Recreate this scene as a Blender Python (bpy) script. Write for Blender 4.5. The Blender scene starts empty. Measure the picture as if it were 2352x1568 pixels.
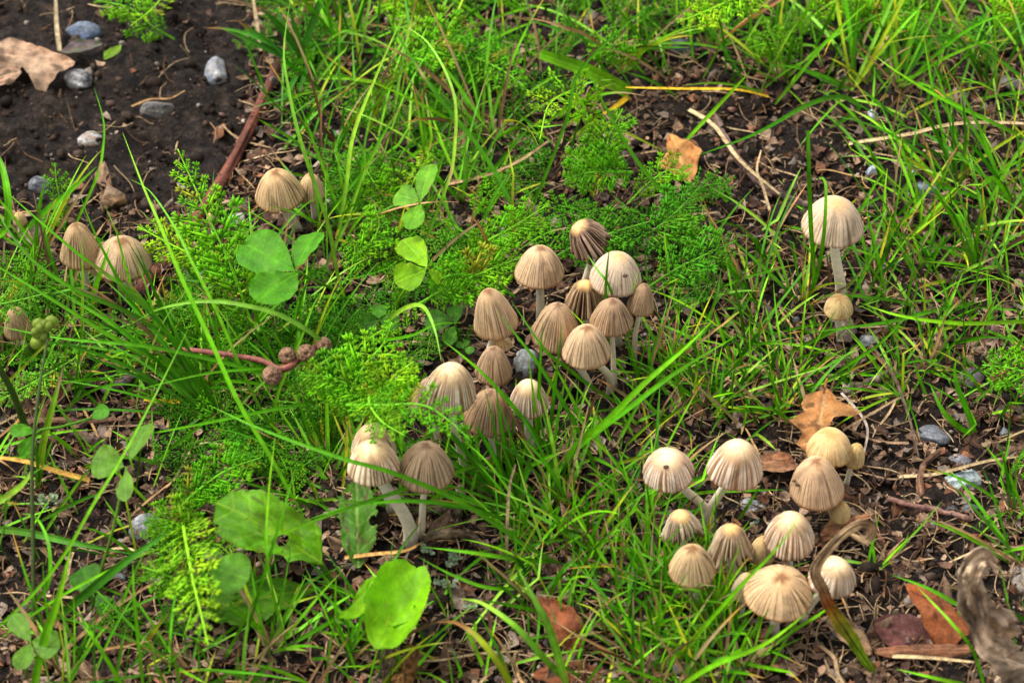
import bpy, bmesh, math, random
import numpy as np
from mathutils import Vector, Matrix

random.seed(7)
rng = np.random.default_rng(11)
U = 0.01                      # all modelling below is in centimetres
scene = bpy.context.scene
COL = scene.collection

# ------------------------------------------------------------------ camera
ELEV = math.radians(45.0)
DIST = 112.0
SENSOR, LENS = 36.0, 90.0
cam_d = bpy.data.cameras.new('camera')
cam_d.lens, cam_d.sensor_width = LENS, SENSOR
cam_d.clip_start, cam_d.clip_end = 0.02, 60.0
cam_d.dof.use_dof = True
cam_d.dof.focus_distance = (DIST - 2.5) * U
cam_d.dof.aperture_fstop = 13.0
cam = bpy.data.objects.new('camera', cam_d)
COL.objects.link(cam)
CAM = np.array([0.0, -DIST * math.cos(ELEV), DIST * math.sin(ELEV)])
cam.location = CAM * U
cam.rotation_euler = (math.pi / 2 - ELEV, 0, 0)
scene.camera = cam

# ------------------------------------------------------------------ light: bright overcast
SUN_EL, SUN_AZ = math.radians(58), math.radians(-62)     # azimuth from +y towards +x
world = bpy.data.worlds.new('World')
scene.world = world
world.use_nodes = True
wn = world.node_tree.nodes
wl = world.node_tree.links
bg = wn['Background']
sky = wn.new('ShaderNodeTexSky')
sky.sky_type = 'NISHITA'
sky.sun_disc = False
sky.sun_elevation = SUN_EL
sky.sun_rotation = SUN_AZ
sky.dust_density = 4.0
hs = wn.new('ShaderNodeHueSaturation')
hs.inputs['Saturation'].default_value = 0.14             # cloud cover: nearly white sky
wl.new(sky.outputs[0], hs.inputs['Color'])
wl.new(hs.outputs[0], bg.inputs['Color'])
bg.inputs['Strength'].default_value = 0.145
sun_d = bpy.data.lights.new('sun', 'SUN')
sun_d.energy = 1.5
sun_d.angle = math.radians(16)
sun_d.color = (1.0, 0.96, 0.9)
sun = bpy.data.objects.new('sun', sun_d)
COL.objects.link(sun)
sd = Vector((math.sin(SUN_AZ) * math.cos(SUN_EL), math.cos(SUN_AZ) * math.cos(SUN_EL), math.sin(SUN_EL)))
sun.rotation_euler = sd.to_track_quat('Z', 'Y').to_euler()
vs = scene.view_settings
vs.view_transform, vs.look, vs.gamma, vs.exposure = 'Standard', 'None', 1.0, 1.08
vs.use_curve_mapping = False
scene.cycles.use_denoising = True
scene.cycles.max_bounces = 8
scene.cycles.transparent_max_bounces = 4

# ------------------------------------------------------------------ numeric helpers
def hash2(ix, iy, s):
    n = (ix.astype(np.int64) * 374761393 + iy.astype(np.int64) * 668265263 + s * 974634777) & 0x7fffffff
    n = ((n ^ (n >> 13)) * 1274126177) & 0x7fffffff
    n = n ^ (n >> 16)
    return (n & 0xffff) / 65535.0

def vnoise(x, y, s=0):
    x, y = np.asarray(x, float), np.asarray(y, float)
    ix, iy = np.floor(x), np.floor(y)
    fx, fy = x - ix, y - iy
    fx, fy = fx * fx * (3 - 2 * fx), fy * fy * (3 - 2 * fy)
    a, b = hash2(ix, iy, s), hash2(ix + 1, iy, s)
    c, d = hash2(ix, iy + 1, s), hash2(ix + 1, iy + 1, s)
    return (a + (b - a) * fx) * (1 - fy) + (c + (d - c) * fx) * fy - 0.5      # -0.5 .. 0.5

def fbm(x, y, s=0, o=4):
    r, a = 0, 1.0
    for k in range(o):
        r = r + a * vnoise(np.asarray(x) * 2 ** k + 17.3 * k, np.asarray(y) * 2 ** k - 9.1 * k, s + k)
        a *= 0.5
    return r

def noise3(V, s=0, o=3):
    return (fbm(V[:, 0] + 3.1 * V[:, 2], V[:, 1] - 2.3 * V[:, 2], s, o) + fbm(V[:, 2] + 1.7 * V[:, 1], V[:, 0] * 0.9 + 5, s + 50, o)) * 0.6

def lin(r, g, b):
    f = lambda c: (c / 255 / 12.92) if c / 255 <= 0.04045 else ((c / 255 + 0.055) / 1.055) ** 2.4
    return np.array([f(r), f(g), f(b)])

def unit(v):
    v = np.asarray(v, float)
    n = np.linalg.norm(v, axis=-1, keepdims=True)
    return v / np.maximum(n, 1e-9)

def ground_broad(x, y):
    return 0.9 * fbm(np.asarray(x) / 13.0, np.asarray(y) / 13.0, 3, 2) + 0.5 * fbm(np.asarray(x) / 3.7, np.asarray(y) / 3.7, 5, 2)

F_ = np.array([0, math.cos(ELEV), -math.sin(ELEV)])
UP_ = np.array([0, math.sin(ELEV), math.cos(ELEV)])
R_ = np.array([1.0, 0, 0])
TOCAM = -F_
PXCM = DIST * SENSOR / LENS / 2352.0                     # cm per pixel (of 2352) at the middle

def ray(px, py):
    k = SENSOR / LENS / 2352.0
    return F_ + (px - 1176) * k * R_ - (py - 784) * k * UP_

def at_z(px, py, z):
    d = ray(px, py)
    return CAM + d * ((z - CAM[2]) / d[2])

def at_y(px, py, y):
    d = ray(px, py)
    return CAM + d * ((y - CAM[1]) / d[1])

def G(px, py, h=0.0):
    """the point h cm above the soil that shows at this pixel"""
    z = h
    for _ in range(4):
        p = at_z(px, py, z)
        z = float(ground_broad(p[0], p[1])) + h
    return at_z(px, py, z)

def scale_at(p):
    return np.dot(p - CAM, F_) / DIST * PXCM             # cm per pixel there

def catmull(P, n):
    P = np.asarray(P, float)
    if len(P) == 2:
        t = np.linspace(0, 1, n)[:, None]
        return P[0] * (1 - t) + P[1] * t
    Q = np.vstack([2 * P[0] - P[1], P, 2 * P[-1] - P[-2]])
    seg = np.linalg.norm(np.diff(P, axis=0), axis=1) ** 0.7
    u = np.concatenate([[0], np.cumsum(seg)]); u /= u[-1]
    out = []
    for t in np.linspace(0, 1, n):
        k = min(np.searchsorted(u, t, 'right') - 1, len(P) - 2)
        f = (t - u[k]) / (u[k + 1] - u[k])
        p0, p1, p2, p3 = Q[k], Q[k + 1], Q[k + 2], Q[k + 3]
        out.append(0.5 * (2 * p1 + (p2 - p0) * f + (2 * p0 - 5 * p1 + 4 * p2 - p3) * f * f + (3 * p1 - p0 - 3 * p2 + p3) * f ** 3))
    return np.array(out)

# ------------------------------------------------------------------ mesh helpers
def make_mesh(name, V, Q=None, T=None, C=None, mat=None, smooth=True):
    V = np.asarray(V, np.float32) * U
    Q = np.zeros((0, 4), np.int32) if Q is None or len(Q) == 0 else np.asarray(Q, np.int32)
    T = np.zeros((0, 3), np.int32) if T is None or len(T) == 0 else np.asarray(T, np.int32)
    me = bpy.data.meshes.new(name)
    me.vertices.add(len(V)); me.vertices.foreach_set('co', V.ravel())
    nl = Q.size + T.size
    me.loops.add(nl)
    me.loops.foreach_set('vertex_index', np.concatenate([Q.ravel(), T.ravel()]).astype(np.int32))
    me.polygons.add(len(Q) + len(T))
    me.polygons.foreach_set('loop_start', np.concatenate([np.arange(len(Q)) * 4, Q.size + np.arange(len(T)) * 3]).astype(np.int32))
    me.update(calc_edges=True)
    if C is not None:
        C = np.asarray(C, np.float32)
        if C.ndim == 1:
            C = np.tile(C, (len(V), 1))
        a = me.color_attributes.new('Col', 'FLOAT_COLOR', 'POINT')
        a.data.foreach_set('color', np.concatenate([np.clip(C[:, :3], 0, 1), np.ones((len(V), 1), np.float32)], 1).astype(np.float32).ravel())
    if smooth:
        me.polygons.foreach_set('use_smooth', np.ones(len(me.polygons), bool))
    if mat is not None:
        me.materials.append(mat)
    return me

class MB:
    def __init__(s):
        s.V, s.Q, s.T, s.C, s.n = [], [], [], [], 0
    def add(s, V, Q=None, T=None, C=None):
        V = np.asarray(V, float)
        if Q is not None and len(Q): s.Q.append(np.asarray(Q) + s.n)
        if T is not None and len(T): s.T.append(np.asarray(T) + s.n)
        C = np.asarray(C if C is not None else (0.5, 0.5, 0.5), float)
        if C.ndim == 1: C = np.tile(C, (len(V), 1))
        s.V.append(V); s.C.append(C); s.n += len(V)
    def mesh(s, name, mat, off=None, smooth=True):
        V = np.vstack(s.V)
        if off is not None: V = V - np.asarray(off)
        return make_mesh(name, V, np.vstack(s.Q) if s.Q else None, np.vstack(s.T) if s.T else None, np.vstack(s.C), mat, smooth)

def tag(o, label=None, cat=None, group=None, kind=None):
    if label: o['label'] = label
    if cat: o['category'] = cat
    if group: o['group'] = group
    if kind: o['kind'] = kind
    return o

def thing(name, label, cat, loc, group=None):
    o = bpy.data.objects.new(name, None)
    o.empty_display_size = 0.01
    COL.objects.link(o)
    o.location = np.asarray(loc) * U
    return tag(o, label, cat, group)

def link(name, me, parent=None, loc=None, M=None):
    o = bpy.data.objects.new(name, me)
    COL.objects.link(o)
    if parent is not None: o.parent = parent
    if loc is not None: o.location = np.asarray(loc) * U
    if M is not None: o.matrix_basis = M
    return o

def single(name, mb_or, mat, label, cat, base, group=None, smooth=True):
    o = link(name, mb_or.mesh(name, mat, base, smooth), None, base)
    return tag(o, label, cat, group)

def frames(P, hint):
    """tangent, side and normal along a path, the normal kept close to the hint"""
    T = unit(np.gradient(P, axis=0))
    hint = np.asarray(hint, float)
    if hint.ndim == 1: hint = np.tile(hint, (len(P), 1))
    S = np.cross(T, hint)
    bad = np.linalg.norm(S, axis=1) < 0.05
    S[bad] = np.cross(T[bad], [0.31, 0.2, 0.9])
    S = unit(S)
    for i in range(1, len(S)):
        if np.dot(S[i], S[i - 1]) < 0: S[i] = -S[i]
    N = np.cross(S, T)
    return T, S, N

def tube(mb, P, r, k=6, C=(0.5, 0.5, 0.5), cap=True, wob=None):
    P = np.asarray(P, float); n = len(P)
    r = np.broadcast_to(np.asarray(r, float), (n,))
    T, S, N = frames(P, [0.13, 0.27, 1.0])
    a = np.arange(k) / k * 2 * math.pi
    rr = r[:, None] * np.ones(k)
    if wob is not None: rr = rr * (1 + wob)
    V = P[:, None] + rr[..., None] * (np.cos(a)[None, :, None] * S[:, None] + np.sin(a)[None, :, None] * N[:, None])
    V = V.reshape(-1, 3)
    i = np.arange(n - 1)[:, None] * k; j = np.arange(k)[None]; j2 = (j + 1) % k
    Q = np.stack([i + j, i + j2, i + k + j2, i + k + j], -1).reshape(-1, 4)
    C = np.asarray(C, float)
    if C.ndim == 3: C = C.reshape(-1, 3)
    elif C.ndim == 2: C = np.repeat(C, k, 0)
    else: C = np.tile(C, (n * k, 1))
    Tt = None
    if cap:
        V = np.vstack([V, P[0], P[-1]])
        C = np.vstack([C, C[0], C[-1]])
        a0 = np.arange(k); a1 = (a0 + 1) % k
        Tt = np.vstack([np.stack([a1, a0, np.full(k, n * k)], 1), np.stack([(n - 1) * k + a0, (n - 1) * k + a1, np.full(k, n * k + 1)], 1)])
    mb.add(V, Q, Tt, C)

def blade(mb, P, W, hint, C, fold=0.35, thick=0.0):
    """a grass blade: a thin sheet creased along its midrib, with lengthwise veins when it is wide"""
    P = np.asarray(P, float); n = len(P)
    W = np.asarray(W, float)[:, None] * 0.5
    T, S, N = frames(P, hint)
    s = np.array([-1, 0, 1.0]) if W.max() < 0.14 else np.array([-1, -.66, -.33, 0, .33, .66, 1.0])
    m = len(s)
    V = P[:, None] + S[:, None] * (W * s[None])[..., None] + N[:, None] * (W * fold * np.abs(s)[None] ** 1.3)[..., None]
    i = np.arange(n - 1)[:, None] * m; j = np.arange(m - 1)[None]
    Q = np.stack([i + j, i + j + 1, i + m + j + 1, i + m + j], -1).reshape(-1, 4)
    C = np.asarray(C, float)
    if C.ndim == 1: C = np.tile(C, (n, 1))
    vein = np.where(np.abs(s) < .1, 1.3, 1.0) * (np.where(np.arange(m) % 2 == 0, .9, 1.08) if m > 3 else 1)
    mb.add(V.reshape(-1, 3), Q, None, (C[:, None] * vein[None, :, None]).reshape(-1, 3))
    if thick:                                             # straw: closed underneath
        k = mb.n
        B = np.stack([V[:, 0], P - N * W * thick, V[:, -1]], 1).reshape(-1, 3)
        i = np.arange(n - 1)[:, None] * 3; j = np.arange(2)[None]
        mb.add(B, np.stack([i + j, i + 3 + j, i + 3 + j + 1, i + j + 1], -1).reshape(-1, 4), None, np.repeat(C, 3, 0) * .9)

def ico(sub):
    bm = bmesh.new(); bmesh.ops.create_icosphere(bm, subdivisions=sub, radius=1)
    V = np.array([v.co[:] for v in bm.verts]); T = np.array([[v.index for v in f.verts] for f in bm.faces]); bm.free()
    return V, T
ICO = {k: ico(k) for k in (1, 2, 3, 4)}

# ------------------------------------------------------------------ materials
def nodes_mat(name):
    m = bpy.data.materials.new(name); m.use_nodes = True
    nt = m.node_tree
    return m, nt, nt.nodes, nt.links, nt.nodes['Principled BSDF'], nt.nodes['Material Output']

def tex_noise(nt, scale, detail=4, rough=0.6, coord='Object', stretch=None):
    tc = nt.nodes.new('ShaderNodeTexCoord')
    src = tc.outputs[coord]
    if stretch:
        mp = nt.nodes.new('ShaderNodeMapping'); mp.inputs['Scale'].default_value = stretch
        nt.links.new(src, mp.inputs['Vector']); src = mp.outputs[0]
    n = nt.nodes.new('ShaderNodeTexNoise')
    n.inputs['Scale'].default_value = scale; n.inputs['Detail'].default_value = detail; n.inputs['Roughness'].default_value = rough
    nt.links.new(src, n.inputs['Vector'])
    return n

def mul_by_noise(nt, col_out, noise, lo, hi, a=0.3, b=0.7):
    mr = nt.nodes.new('ShaderNodeMapRange')
    mr.inputs[1].default_value, mr.inputs[2].default_value, mr.inputs[3].default_value, mr.inputs[4].default_value = a, b, lo, hi
    nt.links.new(noise.outputs[0], mr.inputs[0])
    mx = nt.nodes.new('ShaderNodeVectorMath'); mx.operation = 'SCALE'
    nt.links.new(col_out, mx.inputs[0]); nt.links.new(mr.outputs[0], mx.inputs['Scale'])
    return mx.outputs[0]

def col_mat(name, rough=0.6, spec=0.3, noise=(400, 0.75, 1.25), bump=0.0, bump_scale=900, trans=0.0, sss=0.0, objcol=False, trans_tint=(1.15, 1.2, 0.75), noise2=None):
    m, nt, nd, lk, bs, out = nodes_mat(name)
    if objcol:
        a = nd.new('ShaderNodeObjectInfo'); c = a.outputs['Color']
        at = nd.new('ShaderNodeAttribute'); at.attribute_name = 'Col'
        mm = nd.new('ShaderNodeVectorMath'); mm.operation = 'MULTIPLY'
        lk.new(c, mm.inputs[0]); lk.new(at.outputs['Color'], mm.inputs[1]); c = mm.outputs[0]
    else:
        a = nd.new('ShaderNodeAttribute'); a.attribute_name = 'Col'; c = a.outputs['Color']
    if noise:
        c = mul_by_noise(nt, c, tex_noise(nt, noise[0]), noise[1], noise[2])
    if noise2:
        c = mul_by_noise(nt, c, tex_noise(nt, noise2[0], 6, 0.7), noise2[1], noise2[2])
    lk.new(c, bs.inputs['Base Color'])
    bs.inputs['Roughness'].default_value = rough
    bs.inputs['Specular IOR Level'].default_value = spec
    if sss:
        bs.inputs['Subsurface Weight'].default_value = sss
        bs.inputs['Subsurface Radius'].default_value = (1.0, 0.6, 0.35)
        bs.inputs['Subsurface Scale'].default_value = 0.0016
    if bump:
        b = nd.new('ShaderNodeBump'); b.inputs['Strength'].default_value = bump; b.inputs['Distance'].default_value = 0.0006
        lk.new(tex_noise(nt, bump_scale, 5, 0.65).outputs[0], b.inputs['Height']); lk.new(b.outputs[0], bs.inputs['Normal'])
    if trans:
        tr = nd.new('ShaderNodeBsdfTranslucent')
        tint = nd.new('ShaderNodeVectorMath'); tint.operation = 'MULTIPLY'; tint.inputs[1].default_value = trans_tint
        lk.new(c, tint.inputs[0]); lk.new(tint.outputs[0], tr.inputs['Color'])
        mx = nd.new('ShaderNodeMixShader'); mx.inputs[0].default_value = trans
        lk.new(bs.outputs[0], mx.inputs[1]); lk.new(tr.outputs[0], mx.inputs[2]); lk.new(mx.outputs[0], out.inputs['Surface'])
    return m

M_GRASS = col_mat('grass_blade', 0.45, 0.2, (260, 0.8, 1.2), 0.25, 1500, 0.42)
M_LEAF = col_mat('green_leaf', 0.5, 0.25, (160, 0.74, 1.22), 0.8, 700, 0.4, noise2=(900, 0.86, 1.14))
M_YARROW = col_mat('yarrow', 0.55, 0.2, (300, 0.8, 1.2), 0.0, 900, 0.42, objcol=True)
M_YFILL = col_mat('yarrow_fill', 0.55, 0.2, (300, 0.8, 1.2), 0.0, 900, 0.42)
M_DEAD = col_mat('dead_leaf', 0.7, 0.2, (240, 0.55, 1.3), 0.9, 900, 0.12, trans_tint=(1.2, 0.9, 0.6), noise2=(1300, 0.7, 1.2))
M_LITTER = col_mat('litter', 0.8, 0.12, (420, 0.45, 1.35), 0.6, 1200, noise2=(1500, 0.55, 1.35))
M_STONE = col_mat('stone', 0.55, 0.45, (300, 0.4, 1.35), 0.9, 800, noise2=(1100, 0.5, 1.4))
M_BARK = col_mat('bark', 0.6, 0.25, (260, 0.5, 1.4), 0.9, 800, noise2=(1200, 0.6, 1.4))
M_CAP = col_mat('mushroom_cap', 0.6, 0.22, (700, 0.86, 1.12), 0.35, 2200, sss=0.18)
M_STEM = col_mat('mushroom_stem', 0.6, 0.3, (600, 0.85, 1.1), 0.3, 1500, sss=0.25)
M_GILL = col_mat('mushroom_gill', 0.7, 0.2, (600, 0.8, 1.2))
M_SEED = col_mat('seed_husk', 0.35, 0.5, (500, 0.7, 1.3), 0.3, 900)

# ------------------------------------------------------------------ ground
def soil_material():
    m, nt, nd, lk, bs, out = nodes_mat('soil')
    r = nd.new('ShaderNodeValToRGB')
    e = r.color_ramp.elements
    e[0].position, e[0].color = 0.32, (*lin(16, 12, 10), 1)
    e[1].position, e[1].color = 0.70, (*lin(80, 65, 54), 1)
    x = e.new(0.5); x.color = (*lin(36, 28, 23), 1)
    n1 = tex_noise(nt, 140, 9, 0.78)
    lk.new(n1.outputs[0], r.inputs[0])
    c = mul_by_noise(nt, r.outputs[0], tex_noise(nt, 620, 6, 0.8), 0.25, 1.9, 0.36, 0.66)
    c = mul_by_noise(nt, c, tex_noise(nt, 1700, 2, 0.6), 0.3, 1.8, 0.36, 0.66)
    mo = nd.new('ShaderNodeMapRange'); mo.inputs[1].default_value, mo.inputs[2].default_value, mo.inputs[4].default_value = 0.6, 0.72, 0.55
    lk.new(tex_noise(nt, 38, 6, 0.7).outputs[0], mo.inputs[0])
    mxm = nd.new('ShaderNodeMix'); mxm.data_type = 'RGBA'; mxm.inputs[7].default_value = (*lin(58, 52, 18), 1)
    lk.new(mo.outputs[0], mxm.inputs[0]); lk.new(c, mxm.inputs[6]); c = mxm.outputs[2]
    lk.new(c, bs.inputs['Base Color'])
    rr = nd.new('ShaderNodeMapRange'); rr.inputs[1].default_value, rr.inputs[2].default_value, rr.inputs[3].default_value, rr.inputs[4].default_value = 0.35, 0.65, 0.35, 0.85
    lk.new(tex_noise(nt, 60, 4).outputs[0], rr.inputs[0]); lk.new(rr.outputs[0], bs.inputs['Roughness'])
    bs.inputs['Specular IOR Level'].default_value = 0.16
    b = nd.new('ShaderNodeBump'); b.inputs['Strength'].default_value = 1.0; b.inputs['Distance'].default_value = 0.0035
    lk.new(tex_noise(nt, 420, 8, 0.75).outputs[0], b.inputs['Height']); lk.new(b.outputs[0], bs.inputs['Normal'])
    return m

gx = np.concatenate([[-600, -300, -160, -100, -70, -52, -42, -36, -33], np.arange(-31, 31.01, 0.14), [33, 36, 42, 52, 70, 100, 160, 300, 600]])
gy = np.concatenate([[-600, -300, -160, -100, -70, -52, -42, -36, -31], np.arange(-29, 35.01, 0.14), [37, 41, 47, 56, 72, 100, 160, 300, 600]])
X, Y = np.meshgrid(gx, gy)
Z = ground_broad(X, Y) + 0.45 * fbm(X / 1.3, Y / 1.3, 21, 4) + 0.42 * np.clip(fbm(X / 0.62, Y / 0.62, 31, 3), -.1, .6)
Z = np.where((np.abs(X) > 36) | (Y < -31) | (Y > 37), Z * 0.8, Z)
ny, nx = X.shape
idx = np.arange(ny * nx).reshape(ny, nx)
Qg = np.stack([idx[:-1, :-1], idx[:-1, 1:], idx[1:, 1:], idx[1:, :-1]], -1).reshape(-1, 4)
ground = link('ground', make_mesh('ground', np.stack([X, Y, Z], -1).reshape(-1, 3), Qg, None, None, soil_material()))
tag(ground, 'dark moist garden soil with fine crumbs', None, None, 'structure')

# ------------------------------------------------------------------ mushrooms
SE, CE = math.sin(ELEV), math.cos(ELEV)
STY = {  # colours of apex, body, ridge, groove line and rim; groove depth and count; where grooves start
    'tan':    dict(apex=lin(124, 86, 52), body=lin(190, 156, 114), ridge=lin(204, 172, 132), line=lin(98, 70, 46), rim=lin(150, 98, 50), dep=0.012, n=46, t0=0.20, lw=1.0, am=74, bell=1.0, rp=1.0),
    'brown':  dict(apex=lin(108, 80, 58), body=lin(160, 130, 100), ridge=lin(182, 152, 120), line=lin(84, 62, 45), rim=lin(136, 92, 54), dep=0.015, n=46, t0=0.15, lw=1.05, am=72, bell=1.0, rp=1.0),
    'white':  dict(apex=lin(226, 198, 152), body=lin(168, 134, 98), ridge=lin(222, 204, 178), line=lin(112, 80, 54), rim=lin(150, 110, 74), dep=0.029, n=38, t0=0.34, lw=1.0, am=80, bell=0.5, rp=2.0),
    'pale':   dict(apex=lin(200, 160, 108), body=lin(194, 170, 136), ridge=lin(208, 187, 156), line=lin(124, 98, 72), rim=lin(138, 92, 50), dep=0.010, n=54, t0=0.28, lw=0.9, am=78, bell=0.8, rp=1.2),
    'young':  dict(apex=lin(186, 144, 86), body=lin(206, 172, 116), ridge=lin(216, 186, 134), line=lin(156, 118, 70), rim=lin(176, 118, 54), dep=0.010, n=40, t0=0.26, lw=0.8, am=84, bell=0.3, rp=1.0),
    'ragged': dict(apex=lin(226, 184, 118), body=lin(104, 76, 56), ridge=lin(182, 154, 124), line=lin(46, 32, 24), rim=lin(96, 70, 54), dep=0.110, n=30, t0=0.25, lw=1.3, am=82, bell=0.3, rp=1.6, rag=0.5),
    'raggedpale': dict(apex=lin(228, 184, 116), body=lin(150, 122, 94), ridge=lin(214, 194, 166), line=lin(84, 62, 46), rim=lin(140, 112, 88), dep=0.09, n=30, t0=0.24, lw=1.0, am=80, bell=0.3, rp=1.6, rag=0.9),
}
CAPS = []
def cap_mesh(R, H, style, seed):
    s = STY[style]
    rg = np.random.default_rng(seed)
    na, nt_ = 224, 26
    th = np.arange(na) / na * 2 * math.pi
    am = math.radians(s['am']); a = np.linspace(0, 1, nt_) ** 0.9 * am
    t = np.linspace(0, 1, nt_)
    r0 = R * np.sin(a) / math.sin(am); z0 = H * (np.cos(a) - math.cos(am)) / (1 - math.cos(am))
    r0 = r0 * (1 - 0.05 * np.sin(t * math.pi) * s['bell'])
    r0 = r0 + 0.03 * R * np.clip((t - .86) / .14, 0, 1) ** 2 * s['bell']
    r0[0] = 0.0
    cx, sx = np.cos(th) * 2, np.sin(th) * 2
    ph = 1.6 * fbm(cx * 0.9 + seed, sx * 0.9, seed, 3) * 2.2 + 0.8 * vnoise(cx * 6, sx * 6 + seed, seed)
    TT, TH = np.meshgrid(t, th, indexing='ij')
    nn = int(s['n'] * rg.uniform(.85, 1.15))
    g = 0.5 + 0.5 * np.cos(nn * TH + 5.0 * ph[None] + 1.4 * vnoise(TH * 5, TT * 3, seed))
    g = g ** 0.8
    amp = 0.6 + 0.8 * (vnoise(np.cos(TH) * 7 + seed, np.sin(TH) * 7, seed + 3) + 0.5)
    env = np.clip((TT - s['t0']) / 0.3, 0, 1); env = env * env * (3 - 2 * env)
    irr = 1 + 0.11 * fbm(np.cos(TH) * 0.8 + seed, np.sin(TH) * 0.8 + TT, seed, 2) * np.clip(TT * 2, 0, 1)
    RR = r0[:, None] * irr * (1 - s['dep'] * (1 - g ** s['rp']) * env * amp * 1.5)
    ZZ = np.tile(z0[:, None], (1, na)) + 0 * TH
    edge = vnoise(np.cos(th) * 9 + seed, np.sin(th) * 9, seed + 7) + 0.7 * vnoise(np.cos(th) * 22, np.sin(th) * 22, seed)
    if style.startswith('ragged'):
        rag = s['rag']
        big = vnoise(np.cos(th) * 2.4 + seed, np.sin(th) * 2.4, seed + 9)
        k = np.clip((TT - 0.5) / 0.5, 0, 1)
        ZZ = ZZ - H * k ** 1.4 * (rag * (0.95 * big[None] + 0.55 * edge[None]) + 0.2 * (1 - g))
        RR = RR * (1 + k ** 2 * (rag * (0.75 * big[None] + 0.34 * edge[None]) + 0.06) - 0.05 * np.sin(k * math.pi))
    else:
        k = np.clip((TT - 0.8) / 0.2, 0, 1)
        split = np.clip(vnoise(np.cos(th) * 14 + seed, np.sin(th) * 14, seed + 17) - .38, 0, 1) * 1.2
        ZZ = ZZ - H * k * (0.06 * edge[None] + 0.02 * (1 - g) - split[None])
    # colours
    nz = vnoise(TH * 30, TT * 9, seed) + 0.5
    lines = np.clip((1 - g) ** (2.4 / s['lw']) * env * amp * (0.4 + 1.0 * nz) * s['lw'], 0, 1)
    if style in ('tan', 'brown', 'pale'):
        lines = lines * (1 - 0.35 * np.clip((TT - 0.75) / 0.25, 0, 1))
    C = s['body'][None, None] * np.ones((nt_, na, 1))
    kr = np.clip(env * g ** s['rp'] * 1.15, 0, 1)[..., None]
    C = C * (1 - kr) + s['ridge'] * kr
    blot = np.clip(0.5 + 1.3 * fbm(np.cos(TH) * 1.5 + seed, np.sin(TH) * 1.5 + TT * 2, seed + 4, 3), 0, 1)[..., None]
    C = C * (0.90 + 0.16 * blot)
    ta = s['t0'] * (1.15 if style in ('white', 'ragged', 'raggedpale') else 0.8)
    ka = (1 - np.clip((TT + 0.1 * (blot[..., 0] - 0.5) - ta * 0.35) / (ta * 1.0), 0, 1)) ** 1.2
    C = C * (1 - ka[..., None]) + s['apex'] * ka[..., None]
    kl = np.clip(lines, 0, 1)[..., None]
    C = C * (1 - kl) + s['line'] * kl
    ke = (np.clip((TT - 0.93) / 0.07, 0, 1) * (0.35 + 0.9 * np.clip(edge[None] + 0.4, 0, 1)))
    ke = np.clip(ke, 0, 0.85)[..., None]
    C = C * (1 - ke) + s['rim'] * ke
    spk = (rg.random((nt_, na)) < 0.006)[..., None]       # scurf grains and specks
    C = np.where(spk, C * (0.5 if seed % 2 else 1.35), C)
    tone_ = rg.uniform(.92, 1.16) * np.array([rg.uniform(.97, 1.04), 1.0, rg.uniform(.9, 1.08)])
    stain = np.clip(fbm(np.cos(TH) * 2.6 + seed * .7, np.sin(TH) * 2.6 + TT * 3, seed + 11, 4) - 0.22, 0, 1)[..., None] * 1.8
    C = C * tone_ * (1 - np.clip(stain, 0, .3))
    # inward lip
    lipR = np.stack([RR[-1] * 0.975, RR[-1] * 0.92]); lipZ = np.stack([ZZ[-1] - 0.035 * R, ZZ[-1] - 0.005 * R])
    RR = np.vstack([RR, lipR]); ZZ = np.vstack([ZZ, lipZ]); TH = np.vstack([TH, TH[:2]])
    C = np.concatenate([C, np.tile(C[-1:], (2, 1, 1)) * 0.9], 0)
    V = np.stack([RR * np.cos(TH), RR * np.sin(TH), ZZ], -1).reshape(-1, 3)
    nr = RR.shape[0]
    i = np.arange(nr - 1)[:, None] * na; j = np.arange(na)[None]; j2 = (j + 1) % na
    Q = np.stack([i + j, i + na + j, i + na + j2, i + j2], -1).reshape(-1, 4)
    mb = MB(); mb.add(V, Q, None, C.reshape(-1, 3))
    # gills: pleated cone running up to the stem
    gl = MB(); ng = 3
    f = np.linspace(0, 1, ng)[:, None]
    pl = np.where(np.arange(na) % 4 < 2, 0.0, 1.0)[None] * 0.03 * R * np.sin(f * math.pi)
    GR = RR[-1][None] * 0.985 * (1 - f) + 0.12 * R * f
    GZ = ZZ[-1][None] * (1 - f) + f * 0.42 * H + 0.12 * H * np.sin(f * math.pi) + pl
    GT = np.tile(th, (ng, 1))
    i = np.arange(ng - 1)[:, None] * na
    Qg_ = np.stack([i + j, i + j2, i + na + j2, i + na + j], -1).reshape(-1, 4)
    gl.add(np.stack([GR * np.cos(GT), GR * np.sin(GT), GZ], -1).reshape(-1, 3), Qg_, None, lin(150, 122, 98) if not style.startswith('ragged') else lin(62, 46, 38))
    return mb, gl

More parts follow.
